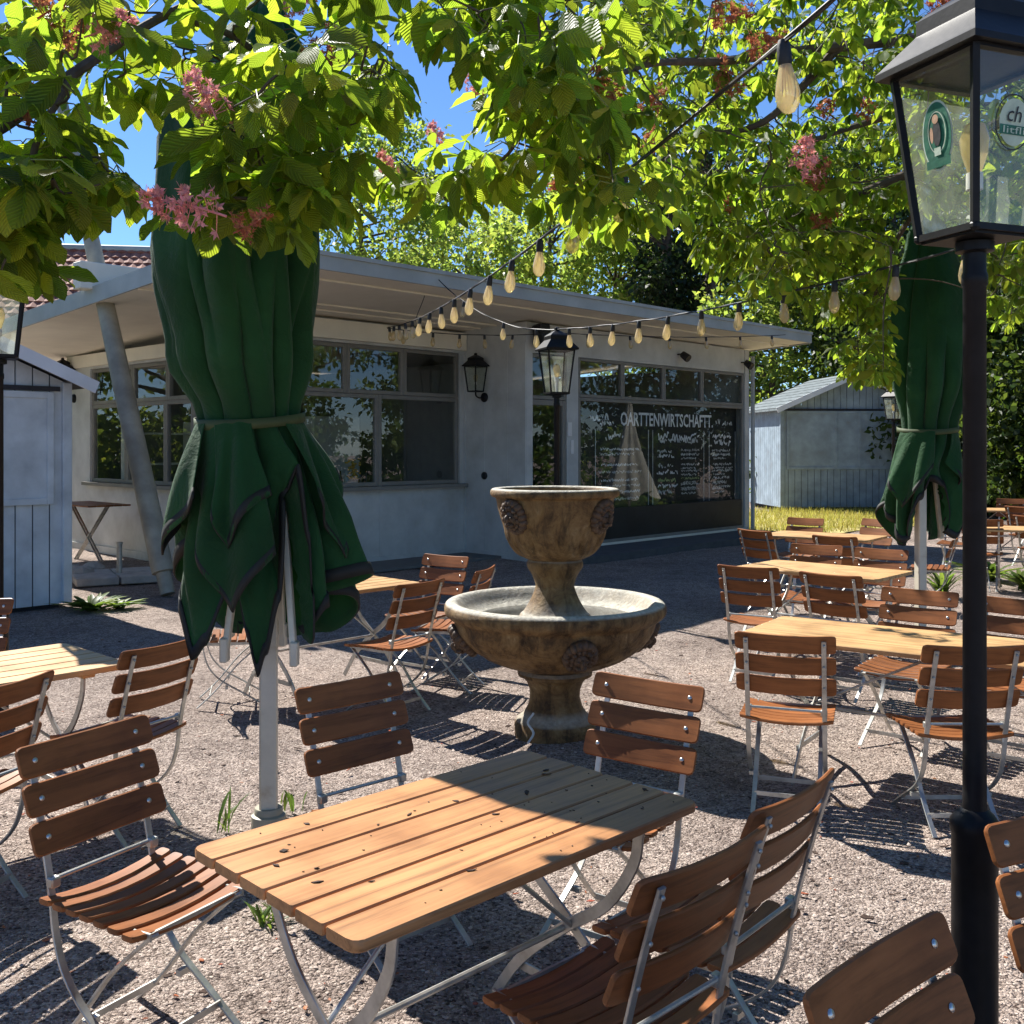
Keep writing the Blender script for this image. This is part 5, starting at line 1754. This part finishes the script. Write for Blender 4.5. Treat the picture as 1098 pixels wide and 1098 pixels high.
def chestnut(name_label, seed, trunk, limbs, areas, twig_rad, stations, mat, leaf_size, avoid=None, droop=.52):
    r = random.Random(seed)
    base, top, r0 = trunk
    root = empty('chestnut_tree', base, 0, name_label, 'tree')
    bp = Vector(base)
    mb = MB()
    tp = spline([Vector((0, 0, -.1)), Vector((.05, .04, top * .4)), Vector((0, .0, top))], 6)
    mb.tube(tp, [r0 * (1.25 - .5 * i / (len(tp) - 1)) for i in range(len(tp))], 16)
    mb.build('trunk', M['bark'], root, True)
    nodes = []
    conn = []
    for L, ra, rb in limbs:
        pts = spline(L, 8)
        bm_ = MB(); bm_.tube([p - bp for p in pts], [ra + (rb - ra) * i / (len(pts) - 1) for i in range(len(pts))], 8)
        bm_.build('branch', M['bark'], root, True)
        conn += [p.copy() for p in pts]
    for poly, d0, d1, n, per, spread in areas:
        for _ in range(n):
            for _try in range(6):
                q = sample_poly(r, poly, d0, d1)
                if not (avoid and avoid(q)): break
            nodes.append((q, per, spread))
    nodes.sort(key=lambda q: min((q[0] - c).length for c in conn))
    tw = MB(); pet = MB(); lv = Leaves()
    for p, per, spread in nodes:
        c = min(conn, key=lambda q: (q - p).length + max(0, p.z - q.z) * .2)
        L = (p - c).length
        mid = c.lerp(p, .5) + Vector((r.gauss(0, .05), r.gauss(0, .05), .10 * L + r.gauss(0, .03)))
        q1 = c.lerp(p, .22) + Vector((r.gauss(0, .02), r.gauss(0, .02), .05 * L))
        pts = spline([c, q1, mid, p], 3)
        tw.tube([q - bp for q in pts], [twig_rad * (1.0 - .6 * i / (len(pts) - 1)) for i in range(len(pts))], 5, False)
        if L < 2.2: conn.append(p); conn.append(mid)
        out = (p - c).normalized()
        for k in range(per):
            a = 2 * PI * k / per + r.uniform(-.5, .5)
            dd = Vector((math.cos(a), math.sin(a), r.uniform(-.35, .35))) + out * .5
            dd.normalize()
            ln = spread * r.uniform(.55, 1.15)
            b0 = p - out * r.uniform(0, spread)
            c2 = b0 + dd * ln + Vector((0, 0, -.10 * ln))
            if avoid and avoid(c2): continue
            pet.tube([b0 - bp, b0.lerp(c2, .5) + Vector((0, 0, .03)) - bp, c2 - bp], [.0028, .002, .0018], 4, False)
            lv.palmate(r, c2 - bp, dd, leaf_size * r.uniform(.75, 1.15), droop)
    tag(tw.build('twigs', M['twig'], root, True), kind='stuff')
    cr = lv.build('crown', mat, root, stations)
    tag(pet.build('leaf_stalks', M['petiole'], cr), kind='stuff')
    print(name_label[:20], 'leaflets', len(lv.o))
    return root

def proj(p): return (CX + F * p.x / p.y, CY - F * (p.z - H) / p.y)
SKY1 = [(432, 35), (470, 50), (500, 62), (512, 95), (470, 140), (440, 160), (425, 120)]
SKY2 = [(505, 215), (560, 205), (585, 255), (560, 285), (505, 280)]
SKY3 = [(128, 120), (150, 150), (152, 225), (112, 175), (100, 150)]
TC = ctr; TL = ld.normalized(); TWd = wd.normalized()
def shades_table(p):
    k = (p.z - .75) / tosun.z
    q = p - tosun * k - TC
    return abs(q.dot(TL)) < ld.length / 2 + .16 and abs(q.dot(TWd)) < wd.length / 2 + .16
TILE = [(48, 238), (165, 225), (170, 345), (60, 345)]
RUMB = [(957, 222), (1050, 222), (1050, 640), (957, 640)]
LEFTLAMP = [(12, 318), (45, 300), (45, 400), (-40, 400), (-40, 345)]
UMB = [(150, 270), (215, 250), (230, 330), (330, 330), (335, 290), (400, 460), (150, 460)]
def avoid(p):
    if p.y < .5: return True
    if shades_table(p): return True
    q = proj(p - Vector((0, 0, .05)))
    return any(inpoly(q, s) for s in (SKY1, SKY2, SKY3, UMB, TILE, LEFTLAMP, RUMB))
A_ = [(-90, -90), (445, -90), (440, 60), (400, 100), (340, 120), (250, 100), (150, 100), (60, 170), (-90, 190)]
B_p = [(-90, 130), (60, 170), (105, 175), (130, 215), (125, 250), (80, 270), (40, 270), (10, 320), (-90, 340)]
C_ = [(215, 90), (345, 90), (370, 180), (360, 240), (330, 250), (290, 290), (255, 280), (220, 290), (205, 240), (230, 170)]
B2_ = [(-60, 200), (35, 200), (38, 290), (15, 325), (-60, 330)]
B3_ = [(40, 165), (145, 175), (140, 225), (60, 232)]
D_ = [(440, -90), (600, -90), (580, 40), (520, 45), (470, 25)]
E_ = [(370, 90), (425, 60), (430, 130), (390, 150)]
F_p = [(510, 40), (650, -20), (660, 215), (610, 225), (570, 190), (530, 190), (520, 120)]
G_ = [(425, 185), (500, 150), (530, 190), (500, 225), (440, 215)]
t1 = chestnut('near chestnut tree whose leafy branches hang over the big green parasol', 12, ((-3.9, 1.6, 0), 3.6, .22),
    [([Vector((-3.9, 1.6, 2.6)), Pd(-160, 180, 2.6), Pd(-20, 148, 2.85), Pd(80, 78, 3.0), Pd(180, 15, 3.3), Pd(300, -30, 3.5), Pd(450, -50, 3.6), Pd(600, 0, 3.7)], .022, .008),
     ([Pd(180, 15, 3.3), Pd(260, 45, 3.4), Pd(310, 110, 3.5), Pd(300, 170, 3.5), Pd(265, 230, 3.4)], .013, .005),
     ([Pd(80, 78, 3.0), Pd(40, 150, 2.8), Pd(30, 220, 2.7), Pd(15, 270, 2.6)], .012, .005),
     ([Pd(450, -50, 3.6), Pd(520, 20, 3.6), Pd(555, 100, 3.7), Pd(545, 165, 3.9), Pd(480, 195, 4.4)], .012, .005),
     ([Vector((-3.9, 1.6, 3.2)), Pd(-60, -160, 3.4), Pd(150, -150, 3.7), Pd(420, -170, 4.0)], .05, .014)],
    [(A_, 2.6, 4.2, 42, 4, .15), (B_p, 2.4, 3.3, 16, 4, .14), (B2_, 2.5, 2.9, 5, 3, .11), (B3_, 2.8, 3.4, 6, 4, .11), (C_, 2.9, 3.9, 18, 4, .13), (D_, 2.9, 3.7, 12, 4, .13), (E_, 3.0, 3.6, 4, 3, .11), (F_p, 3.0, 4.2, 24, 4, .14), (G_, 4.0, 4.8, 8, 5, .13)],
    .0055, 12, M['leaf_near'], .160, avoid, .40)
T2P = [(640, -90), (1190, -90), (1190, 330), (1000, 330), (965, 385), (925, 420), (900, 370), (860, 315), (800, 300), (760, 270), (735, 200), (700, 220), (665, 265), (630, 260), (610, 190), (600, 100)]
T2N = [(590, 60), (720, -60), (720, 200), (680, 270), (640, 270), (610, 200)]
T2B = [(700, -60), (1190, -60), (1190, 360), (1060, 340), (950, 230), (900, 330), (800, 310), (740, 200)]
T2R = [(840, 200), (1010, 180), (1010, 320), (960, 395), (925, 415), (890, 330), (850, 300)]
T2L = [(745, 190), (870, 170), (880, 290), (800, 300), (760, 275)]
t2 = chestnut('right-hand chestnut tree with pink blossom candles above the lamp and tables', 31, ((5.9, 7.6, 0), 4.2, .30),
    [([Vector((5.9, 7.6, 3.6)), Pd(1180, 60, 7.2), Pd(1040, 40, 7.0), Pd(900, 50, 6.6), Pd(780, 65, 6.0), Pd(690, 70, 5.0), Pd(600, 120, 4.3)], .06, .008),
     ([Pd(1180, 60, 7.2), Pd(1040, 150, 7.4), Pd(940, 200, 7.4), Pd(830, 235, 7.4), Pd(770, 255, 7.3)], .05, .008),
     ([Pd(1040, 150, 7.4), Pd(960, 260, 7.9), Pd(930, 350, 8.2), Pd(925, 400, 8.2)], .025, .006),
     ([Pd(900, 50, 6.6), Pd(820, 130, 6.6), Pd(740, 150, 6.4), Pd(670, 210, 5.6)], .03, .006),
     ([Vector((5.9, 7.6, 3.8)), Pd(1120, 120, 9.0), Pd(980, 120, 9.4), Pd(850, 160, 9.4), Pd(780, 210, 9.2)], .06, .01),
     ([Vector((5.9, 7.6, 4.0)), Pd(1150, -80, 7.5), Pd(900, -70, 7.5), Pd(680, -60, 7.0)], .09, .015)],
    [(T2P, 5.4, 8.8, 330, 6, .16), (T2N, 3.9, 5.2, 20, 5, .13), (T2L, 6.4, 7.6, 46, 6, .13), (T2R, 6.8, 8.4, 60, 6, .14), (T2B, 8.4, 10.5, 170, 6, .17)],
    .007, 7, M['leaf_mid'], .125, avoid, .42)

# blossom candles
def panicle_mesh(seed, L, n, mat):
    r = random.Random(seed)
    mb = MB()
    st = [Vector((math.sin(t * 3) * .01, 0, t * L)) for t in (0, .3, .6, 1)]
    mb.tube(st, [.004, .0035, .003, .0015], 6)
    for i in range(n):
        t = .12 + .88 * r.random()
        a = r.random() * 6.28
        rad = (.058 * (1 - t) ** .6 + .014) * r.uniform(.5, 1.1)
        c = Vector((math.cos(a) * rad, math.sin(a) * rad, t * L))
        ax = (Vector((math.cos(a), math.sin(a), .5)) + Vector((r.gauss(0, .4), r.gauss(0, .4), r.gauss(0, .4)))).normalized()
        x = ax.orthogonal().normalized(); y = ax.cross(x)
        mb.tube([Vector((0, 0, t * L - .006)), c], .0013, 4, False)
        s = r.uniform(.013, .021)
        for k in range(5):
            b = 2 * PI * k / 5 + r.random() * .5
            d = x * math.cos(b) + y * math.sin(b)
            e = ax.cross(d)
            p1 = c + d * s * .5 + ax * s * .35; p2 = c + d * s * r.uniform(.9, 1.4) + ax * s * r.uniform(.1, .9)
            mb.add([c, p1 + e * s * .34, p2, p1 - e * s * .34], [(0, 1, 2, 3)])
        mb.tube([c, c + ax * s * 1.5], .0009, 4, False)
    me = mb.build('blossom', mat, None)
    data = me.data
    bpy.data.objects.remove(me)
    return data
PM = [panicle_mesh(1, .26, 70, M['petal']), panicle_mesh(2, .20, 52, M['petal']), panicle_mesh(3, .19, 42, M['petalpale'])]
def blossom(tree, px, py, d, kind, tilt, scale=1.0, az=0.0):
    o = bpy.data.objects.new('blossom', PM[kind])
    col.objects.link(o)
    o.parent = tree
    o.location = Pd(px, py, d) - Vector(tree.location)
    o.rotation_euler = (0, R(tilt), R(az))
    o.scale = (scale,) * 3
for a in ((243, 232, 2.75, 0, -78, .88), (238, 150, 3.2, 1, -25, .75), (55, 45, 3.1, 2, 60, .9), (228, 245, 3.3, 2, 55, .7), (330, 75, 3.5, 2, 10, .6), (300, 10, 3.4, 1, 70, .6), (510, 105, 3.9, 1, -12, .5), (600, 215, 4.2, 2, 20, 1.0), (660, 110, 4.0, 2, -30, .8), (15, 130, 2.8, 2, 40, .7), (232, 128, 2.75, 1, -30, .75), (250, 250, 2.75, 2, 60, .6), (90, 40, 2.7, 1, 65, .7), (40, 20, 2.65, 2, 50, .8), (345, 70, 3.0, 2, 15, .6), (420, 190, 3.6, 1, -25, .5)):
    blossom(t1, *a)
for a in ((430, 200, 5.0, 1, -30, .8), (472, 160, 5.0, 1, -20, .7), (785, 105, 5.9, 2, -15, 1.25), (690, 130, 5.0, 2, 30, 1.0), (860, 195, 6.0, 1, 5, 1.35), (872, 205, 6.4, 2, 25, 1.1), (870, 245, 6.6, 2, 60, 1.1), (800, 55, 5.6, 2, 70, 1.2), (655, 55, 5.0, 2, -50, 1.2), (930, 130, 6.8, 2, 0, 1.1), (880, 125, 6.8, 2, 40, 1.0), (782, 230, 6.9, 2, 0, .8), (995, 15, 6.6, 2, 60, 1.2), (760, 20, 5.4, 2, 80, 1.2), (700, 165, 5.2, 2, 0, .8)):
    blossom(t2, *a)

# ------------------------------------------------------------------ other trees
def leafy(name, mat, parent, centres, radii, n_clump, per, size, seed, flat=.7, clump=.22):
    rs = np.random.RandomState(seed)
    cl = []
    for (c, rad, w_) in zip(centres, radii, [1] * len(centres)):
        k = n_clump
        d = rs.normal(size=(k, 3)); d /= np.linalg.norm(d, axis=1)[:, None]
        rr = rs.uniform(.35, 1, k) ** .6
        cl.append((np.array(c) + d * rr[:, None] * np.array(rad), np.full(k, max(rad))))
    cc = np.concatenate([a for a, _ in cl]); cr = np.concatenate([b for _, b in cl])
    n = len(cc) * per
    d = rs.normal(size=(n, 3)); d /= np.linalg.norm(d, axis=1)[:, None]
    rr = rs.uniform(0, 1, n) ** .5
    sp = np.repeat(cr * clump * rs.uniform(.6, 1.3, len(cr)), per)
    P = np.repeat(cc, per, 0) + d * (rr * sp)[:, None] * np.array([1, 1, flat])
    dirv = rs.normal(size=(n, 3)) * .8 + d * .7 + np.array([0, 0, -.35]); dirv /= np.linalg.norm(dirv, axis=1)[:, None]
    nv = rs.normal(size=(n, 3)) * .7 + np.array([0, 0, .8])
    nv -= dirv * (nv * dirv).sum(1)[:, None]; nv /= np.linalg.norm(nv, axis=1)[:, None]
    xv = np.cross(dirv, nv)
    s = size * rs.uniform(.55, 1.35, n)
    T_ = np.array([(0, 0, 0), (.32, .45, .10), (0, 1, -.08), (-.32, .45, .10)])
    W = P[:, None] + s[:, None, None] * (T_[None, :, 0:1] * xv[:, None] + T_[None, :, 1:2] * dirv[:, None] + T_[None, :, 2:3] * nv[:, None])
    Q = np.arange(n * 4).reshape(-1, 4)
    return mesh_np(name, W.reshape(-1, 3), Q, mat, parent), cc
def tree(px, d, label, mat, zc, rad, n_clump, per, size, seed, trunk_r=.16, extra=None, name='tree', flat=.7, clump=.22, limbs=9):
    x = (px - CX) / F * d
    root = empty(name, (x, d, 0), 0, label, 'tree')
    cs_, rs_ = [(0, 0, zc)], [rad]
    if extra:
        for c, r_ in extra: cs_.append(c); rs_.append(r_)
    cr, cc = leafy('crown', M[mat], root, cs_, rs_, n_clump, per, size, seed, flat, clump)
    r = random.Random(seed)
    mb = MB()
    ht = zc + rad[2] * .35
    mb.tube([(0, 0, -.2), (.05, 0, ht * .35), (-.04, .03, ht * .7), (0, 0, ht)], [trunk_r * 1.3, trunk_r, trunk_r * .75, trunk_r * .3], 10)
    idx = list(range(len(cc))); r.shuffle(idx)
    for i in idx[:limbs * 3]:
        e = Vector(cc[i]); z0 = max(ht * .3, min(ht * .9, e.z - r.uniform(.2, .45) * (e.xy.length + .5)))
        b = Vector((0, 0, z0)); m_ = b.lerp(e, .5) + Vector((0, 0, -.08 * (e - b).length))
        mb.tube([b, m_, e], [trunk_r * .35, trunk_r * .2, trunk_r * .06], 6, False)
    mb.build('trunk', M['bark'], root, True)
    return root
tree(388, 25, 'light green tree against the blue sky, directly right of the big parasol', 'leaf_light', 7.6, (2.3, 2.0, 2.8), 130, 60, .16, 1, .10, clump=.24, limbs=5)
tree(500, 40, 'low pale green tree above the roof edge, below the patch of blue sky', 'leaf_light', 8.2, (3.2, 2.6, 2.9), 100, 60, .24, 2, .15, limbs=5)
tree(590, 44, 'yellow-green tree above the roof beneath the long bulb string', 'leaf_light', 10.2, (3.9, 3.0, 3.6), 120, 65, .26, 3, .18, limbs=5)
tree(660, 46, 'pale green tree above the roof, left of the dark ivy-clad column', 'leaf_light', 8.6, (4.0, 3.0, 4.0), 130, 65, .26, 4, .18, limbs=5)
tree(716, 40, 'dark ivy-clad tree column standing above the pavilion roof', 'leaf_ivy', 9.2, (1.2, 1.2, 5.0), 80, 80, .24, 5, .34, flat=1.0, clump=.16)
tree(762, 42, 'slim dark bare trunk tree beside the ivy-clad column', 'leaf_ivy', 12.8, (1.9, 1.8, 2.6), 30, 55, .26, 6, .26)
tree(830, 36, 'sunlit yellow-green tree behind the right roof corner and hut', 'leaf_light', 4.6, (3.4, 2.6, 3.4), 130, 80, .22, 7, .18)
tree(905, 34, 'tall green tree rising behind the board hut', 'leaf_dark', 8.5, (3.2, 2.8, 4.0), 120, 80, .22, 8, .25)
tree(985, 31.5, 'dark tree behind the right green parasol', 'leaf_dark', 5.4, (3.0, 2.6, 4.6), 150, 90, .20, 9, .28, extra=[((0, -.4, 2.0), (2.8, 1.5, 2.2))])
tree(1060, 27, 'dark broad tree behind the lamp post', 'leaf_dark', 4.6, (2.9, 2.4, 4.2), 150, 90, .19, 10, .28, extra=[((0, -.6, 1.6), (2.8, 1.4, 1.8))])
tree(1150, 24, 'dark tree at the right photo edge behind the farthest chairs', 'leaf_dark', 4.4, (2.7, 2.4, 4.0), 150, 90, .18, 11, .26, extra=[((0, -.6, 1.4), (2.6, 1.4, 1.7))])
tree(1290, 21, 'dark green tree just outside the right photo edge', 'leaf_dark', 4.2, (2.7, 2.7, 3.8), 110, 80, .2, 12, .26)
tree(1500, 16, 'green tree outside the right photo edge, mirrored in the windows', 'leaf_light', 4.4, (2.8, 2.8, 3.2), 110, 80, .2, 13, .22)
def tree_at(x, y, *a, **k): return tree(CX + F * x / max(y, .01), y, *a, **k)
for i, (x, y, lab) in enumerate(((15.5, 9.5, 'spreading tree right of the camera, mirrored in the right half of the menu window'), (17.5, 5.0, 'spreading tree to the right of the camera, mirrored in the door pane'), (19.5, 1.0, 'spreading tree far right of the camera, mirrored in the front windows'), (-14.5, 5.0, 'spreading tree left of the camera, mirrored in the end-wall windows'), (-17.5, 9.5, 'spreading tree left beyond the shed, mirrored in the end-wall windows'), (-16.5, 18.5, 'spreading tree left of the tiled house, mirrored in the end-wall windows'), (-21, 25, 'farther spreading tree left of the tiled house'))):
    tree_at(x, y, lab, 'leaf_mid2', 3.8, (3.4, 3.4, 3.4), 100, 70, .24, 50 + i, .25, extra=[((0, 0, -1.6), (2.8, 2.8, 1.6))])
tree(760, 48, 'tall tree far behind the pavilion roof', 'leaf_dark', 9.0, (4.5, 3.5, 6.0), 130, 80, .30, 14, .3)
tree(1000, 46, 'tall far tree filling the background above the hut', 'leaf_dark', 9.5, (6.5, 3.5, 7.5), 170, 85, .32, 15, .3)
# low undergrowth behind the right tables
o, _ = leafy('undergrowth', M['leaf_dark'], None, [(x, y, .9) for x, y in ((8.2, 29.5), (10.2, 28.3), (12.4, 25.5), (13.2, 23.2), (14.2, 20.2))], [(1.7, 1.0, 1.5)] * 5, 45, 60, .16, 40)
tag(o, kind='stuff')
o2, _ = leafy('hedge_growth', M['leaf_mid2'], None, [(x, y, 1.0) for x, y in ((13.2, 18.6), (15.2, 15.6), (17.0, 12.0), (18.2, 7.5), (19.5, 3.0), (20.5, -1.5), (-13.0, 20.5), (-14.0, 17.2), (-15.4, 13.5))], [(1.6, 2.2, 1.5)] * 9, 50, 60, .20, 41)
tag(o2, 'leafy bushes outside the frame on both sides, mirrored in the pavilion windows', 'bushes', kind='stuff')
tag(o, 'dark undergrowth along the foot of the trees on the right', 'undergrowth', kind='stuff')

# ------------------------------------------------------------------ grass and weeds
mb = MB()
P0, P1, P2, P3 = Gp(800, 579), Gp(1010, 562), Gp(1040, 549), Gp(800, 549)
def lawn():
    n = 14
    V, Q = [], []
    for i in range(n + 1):
        for j in range(n + 1):
            a = P0.lerp(P1, i / n); b = P3.lerp(P2, i / n)
            p = a.lerp(b, j / n)
            V.append((p.x + rng.uniform(-.1, .1), p.y + rng.uniform(-.1, .1), .018 + (.03 * rng.random() if 0 < i < n and 0 < j < n else -.02)))
    for i in range(n):
        for j in range(n):
            a = i * (n + 1) + j
            Q.append((a, a + n + 1, a + n + 2, a + 1))
    o = mesh_np('lawn', np.array(V), np.array(Q), M['lawn'])
    tag(o, kind='structure')
    rs = np.random.RandomState(3)
    k = 9000
    u, v = rs.rand(k), rs.rand(k)
    P = (np.array(P0)[None] * (1 - u)[:, None] + np.array(P1)[None] * u[:, None]) * (1 - v)[:, None] + (np.array(P3)[None] * (1 - u)[:, None] + np.array(P2)[None] * u[:, None]) * v[:, None]
    a = rs.rand(k) * 6.28; h = rs.uniform(.06, .20, k); s = rs.uniform(.006, .014, k)
    dx, dy = np.cos(a), np.sin(a)
    lean = rs.normal(size=(k, 2)) * .05
    V = np.zeros((k, 4, 3))
    V[:, 0] = P + np.stack([dx * s, dy * s, 0 * s], -1); V[:, 1] = P - np.stack([dx * s, dy * s, 0 * s], -1)
    V[:, 2] = P + np.stack([lean[:, 0] - dx * s * .2, lean[:, 1] - dy * s * .2, h], -1); V[:, 3] = P + np.stack([lean[:, 0] + dx * s * .2, lean[:, 1] + dy * s * .2, h * 1.05], -1)
    o = mesh_np('grass', V.reshape(-1, 3), np.arange(k * 4).reshape(-1, 4), M['drygrass'])
    tag(o, 'sunny yellowish grass in front of the board hut', 'grass', kind='stuff')
lawn()
def weed(px, py, n, h, label, mat='weed', broad=.03, spread=.16, name='weed'):
    g = Gp(px, py)
    r = random.Random(int(px * 7 + py))
    mb = MB()
    for i in range(n):
        a = r.random() * 6.28
        hh = h * r.uniform(.45, 1.1)
        out = spread * r.uniform(.3, 1.2)
        w_ = broad * r.uniform(.6, 1.2)
        b = Vector((r.gauss(0, .02), r.gauss(0, .02), 0))
        pts = []
        for t in (0, .3, .6, .85, 1):
            pts.append(b + Vector((math.cos(a) * out * t ** 1.4, math.sin(a) * out * t ** 1.4, hh * (t - .35 * t * t))))
        sd = Vector((-math.sin(a), math.cos(a), 0))
        ws = (.35, .9, 1, .6, .02)
        V = []
        for p, q in zip(pts, ws): V += [p + sd * w_ * q / 2 + Vector((0, 0, w_ * q * .15)), p, p - sd * w_ * q / 2 + Vector((0, 0, w_ * q * .15))]
        mb.add(V, [(k * 3 + j, k * 3 + j + 1, k * 3 + j + 4, k * 3 + j + 3) for k in range(4) for j in range(2)])
    o = mb.build(name, M[mat], None, True, (g.x, g.y, -.005))
    tag(o, label, 'plant')
weed(240, 890, 9, .26, 'few long green blades growing left of the big parasol pole', broad=.018, spread=.10)
weed(312, 868, 8, .18, 'small dark green tuft right of the big parasol pole', broad=.022, spread=.05)
weed(288, 992, 26, .13, 'narrow-leaved weed under the left end of the front table', broad=.012, spread=.09)
weed(98, 655, 70, .20, 'low leafy weed patch at the foot of the board shed', broad=.07, spread=.40)
weed(128, 652, 34, .14, 'small yellowish weed right of the patch by the shed', broad=.06, spread=.28)
weed(1010, 640, 40, .55, 'long-leaved plant between the right parasol and the lamp post', broad=.05, spread=.30)
weed(1062, 622, 60, .35, 'bushy green weeds right of the lamp post among the far chairs', broad=.07, spread=.5)
weed(1098, 632, 40, .30, 'low green weeds at the right photo edge', broad=.07, spread=.4)
bpy.context.view_layer.update()
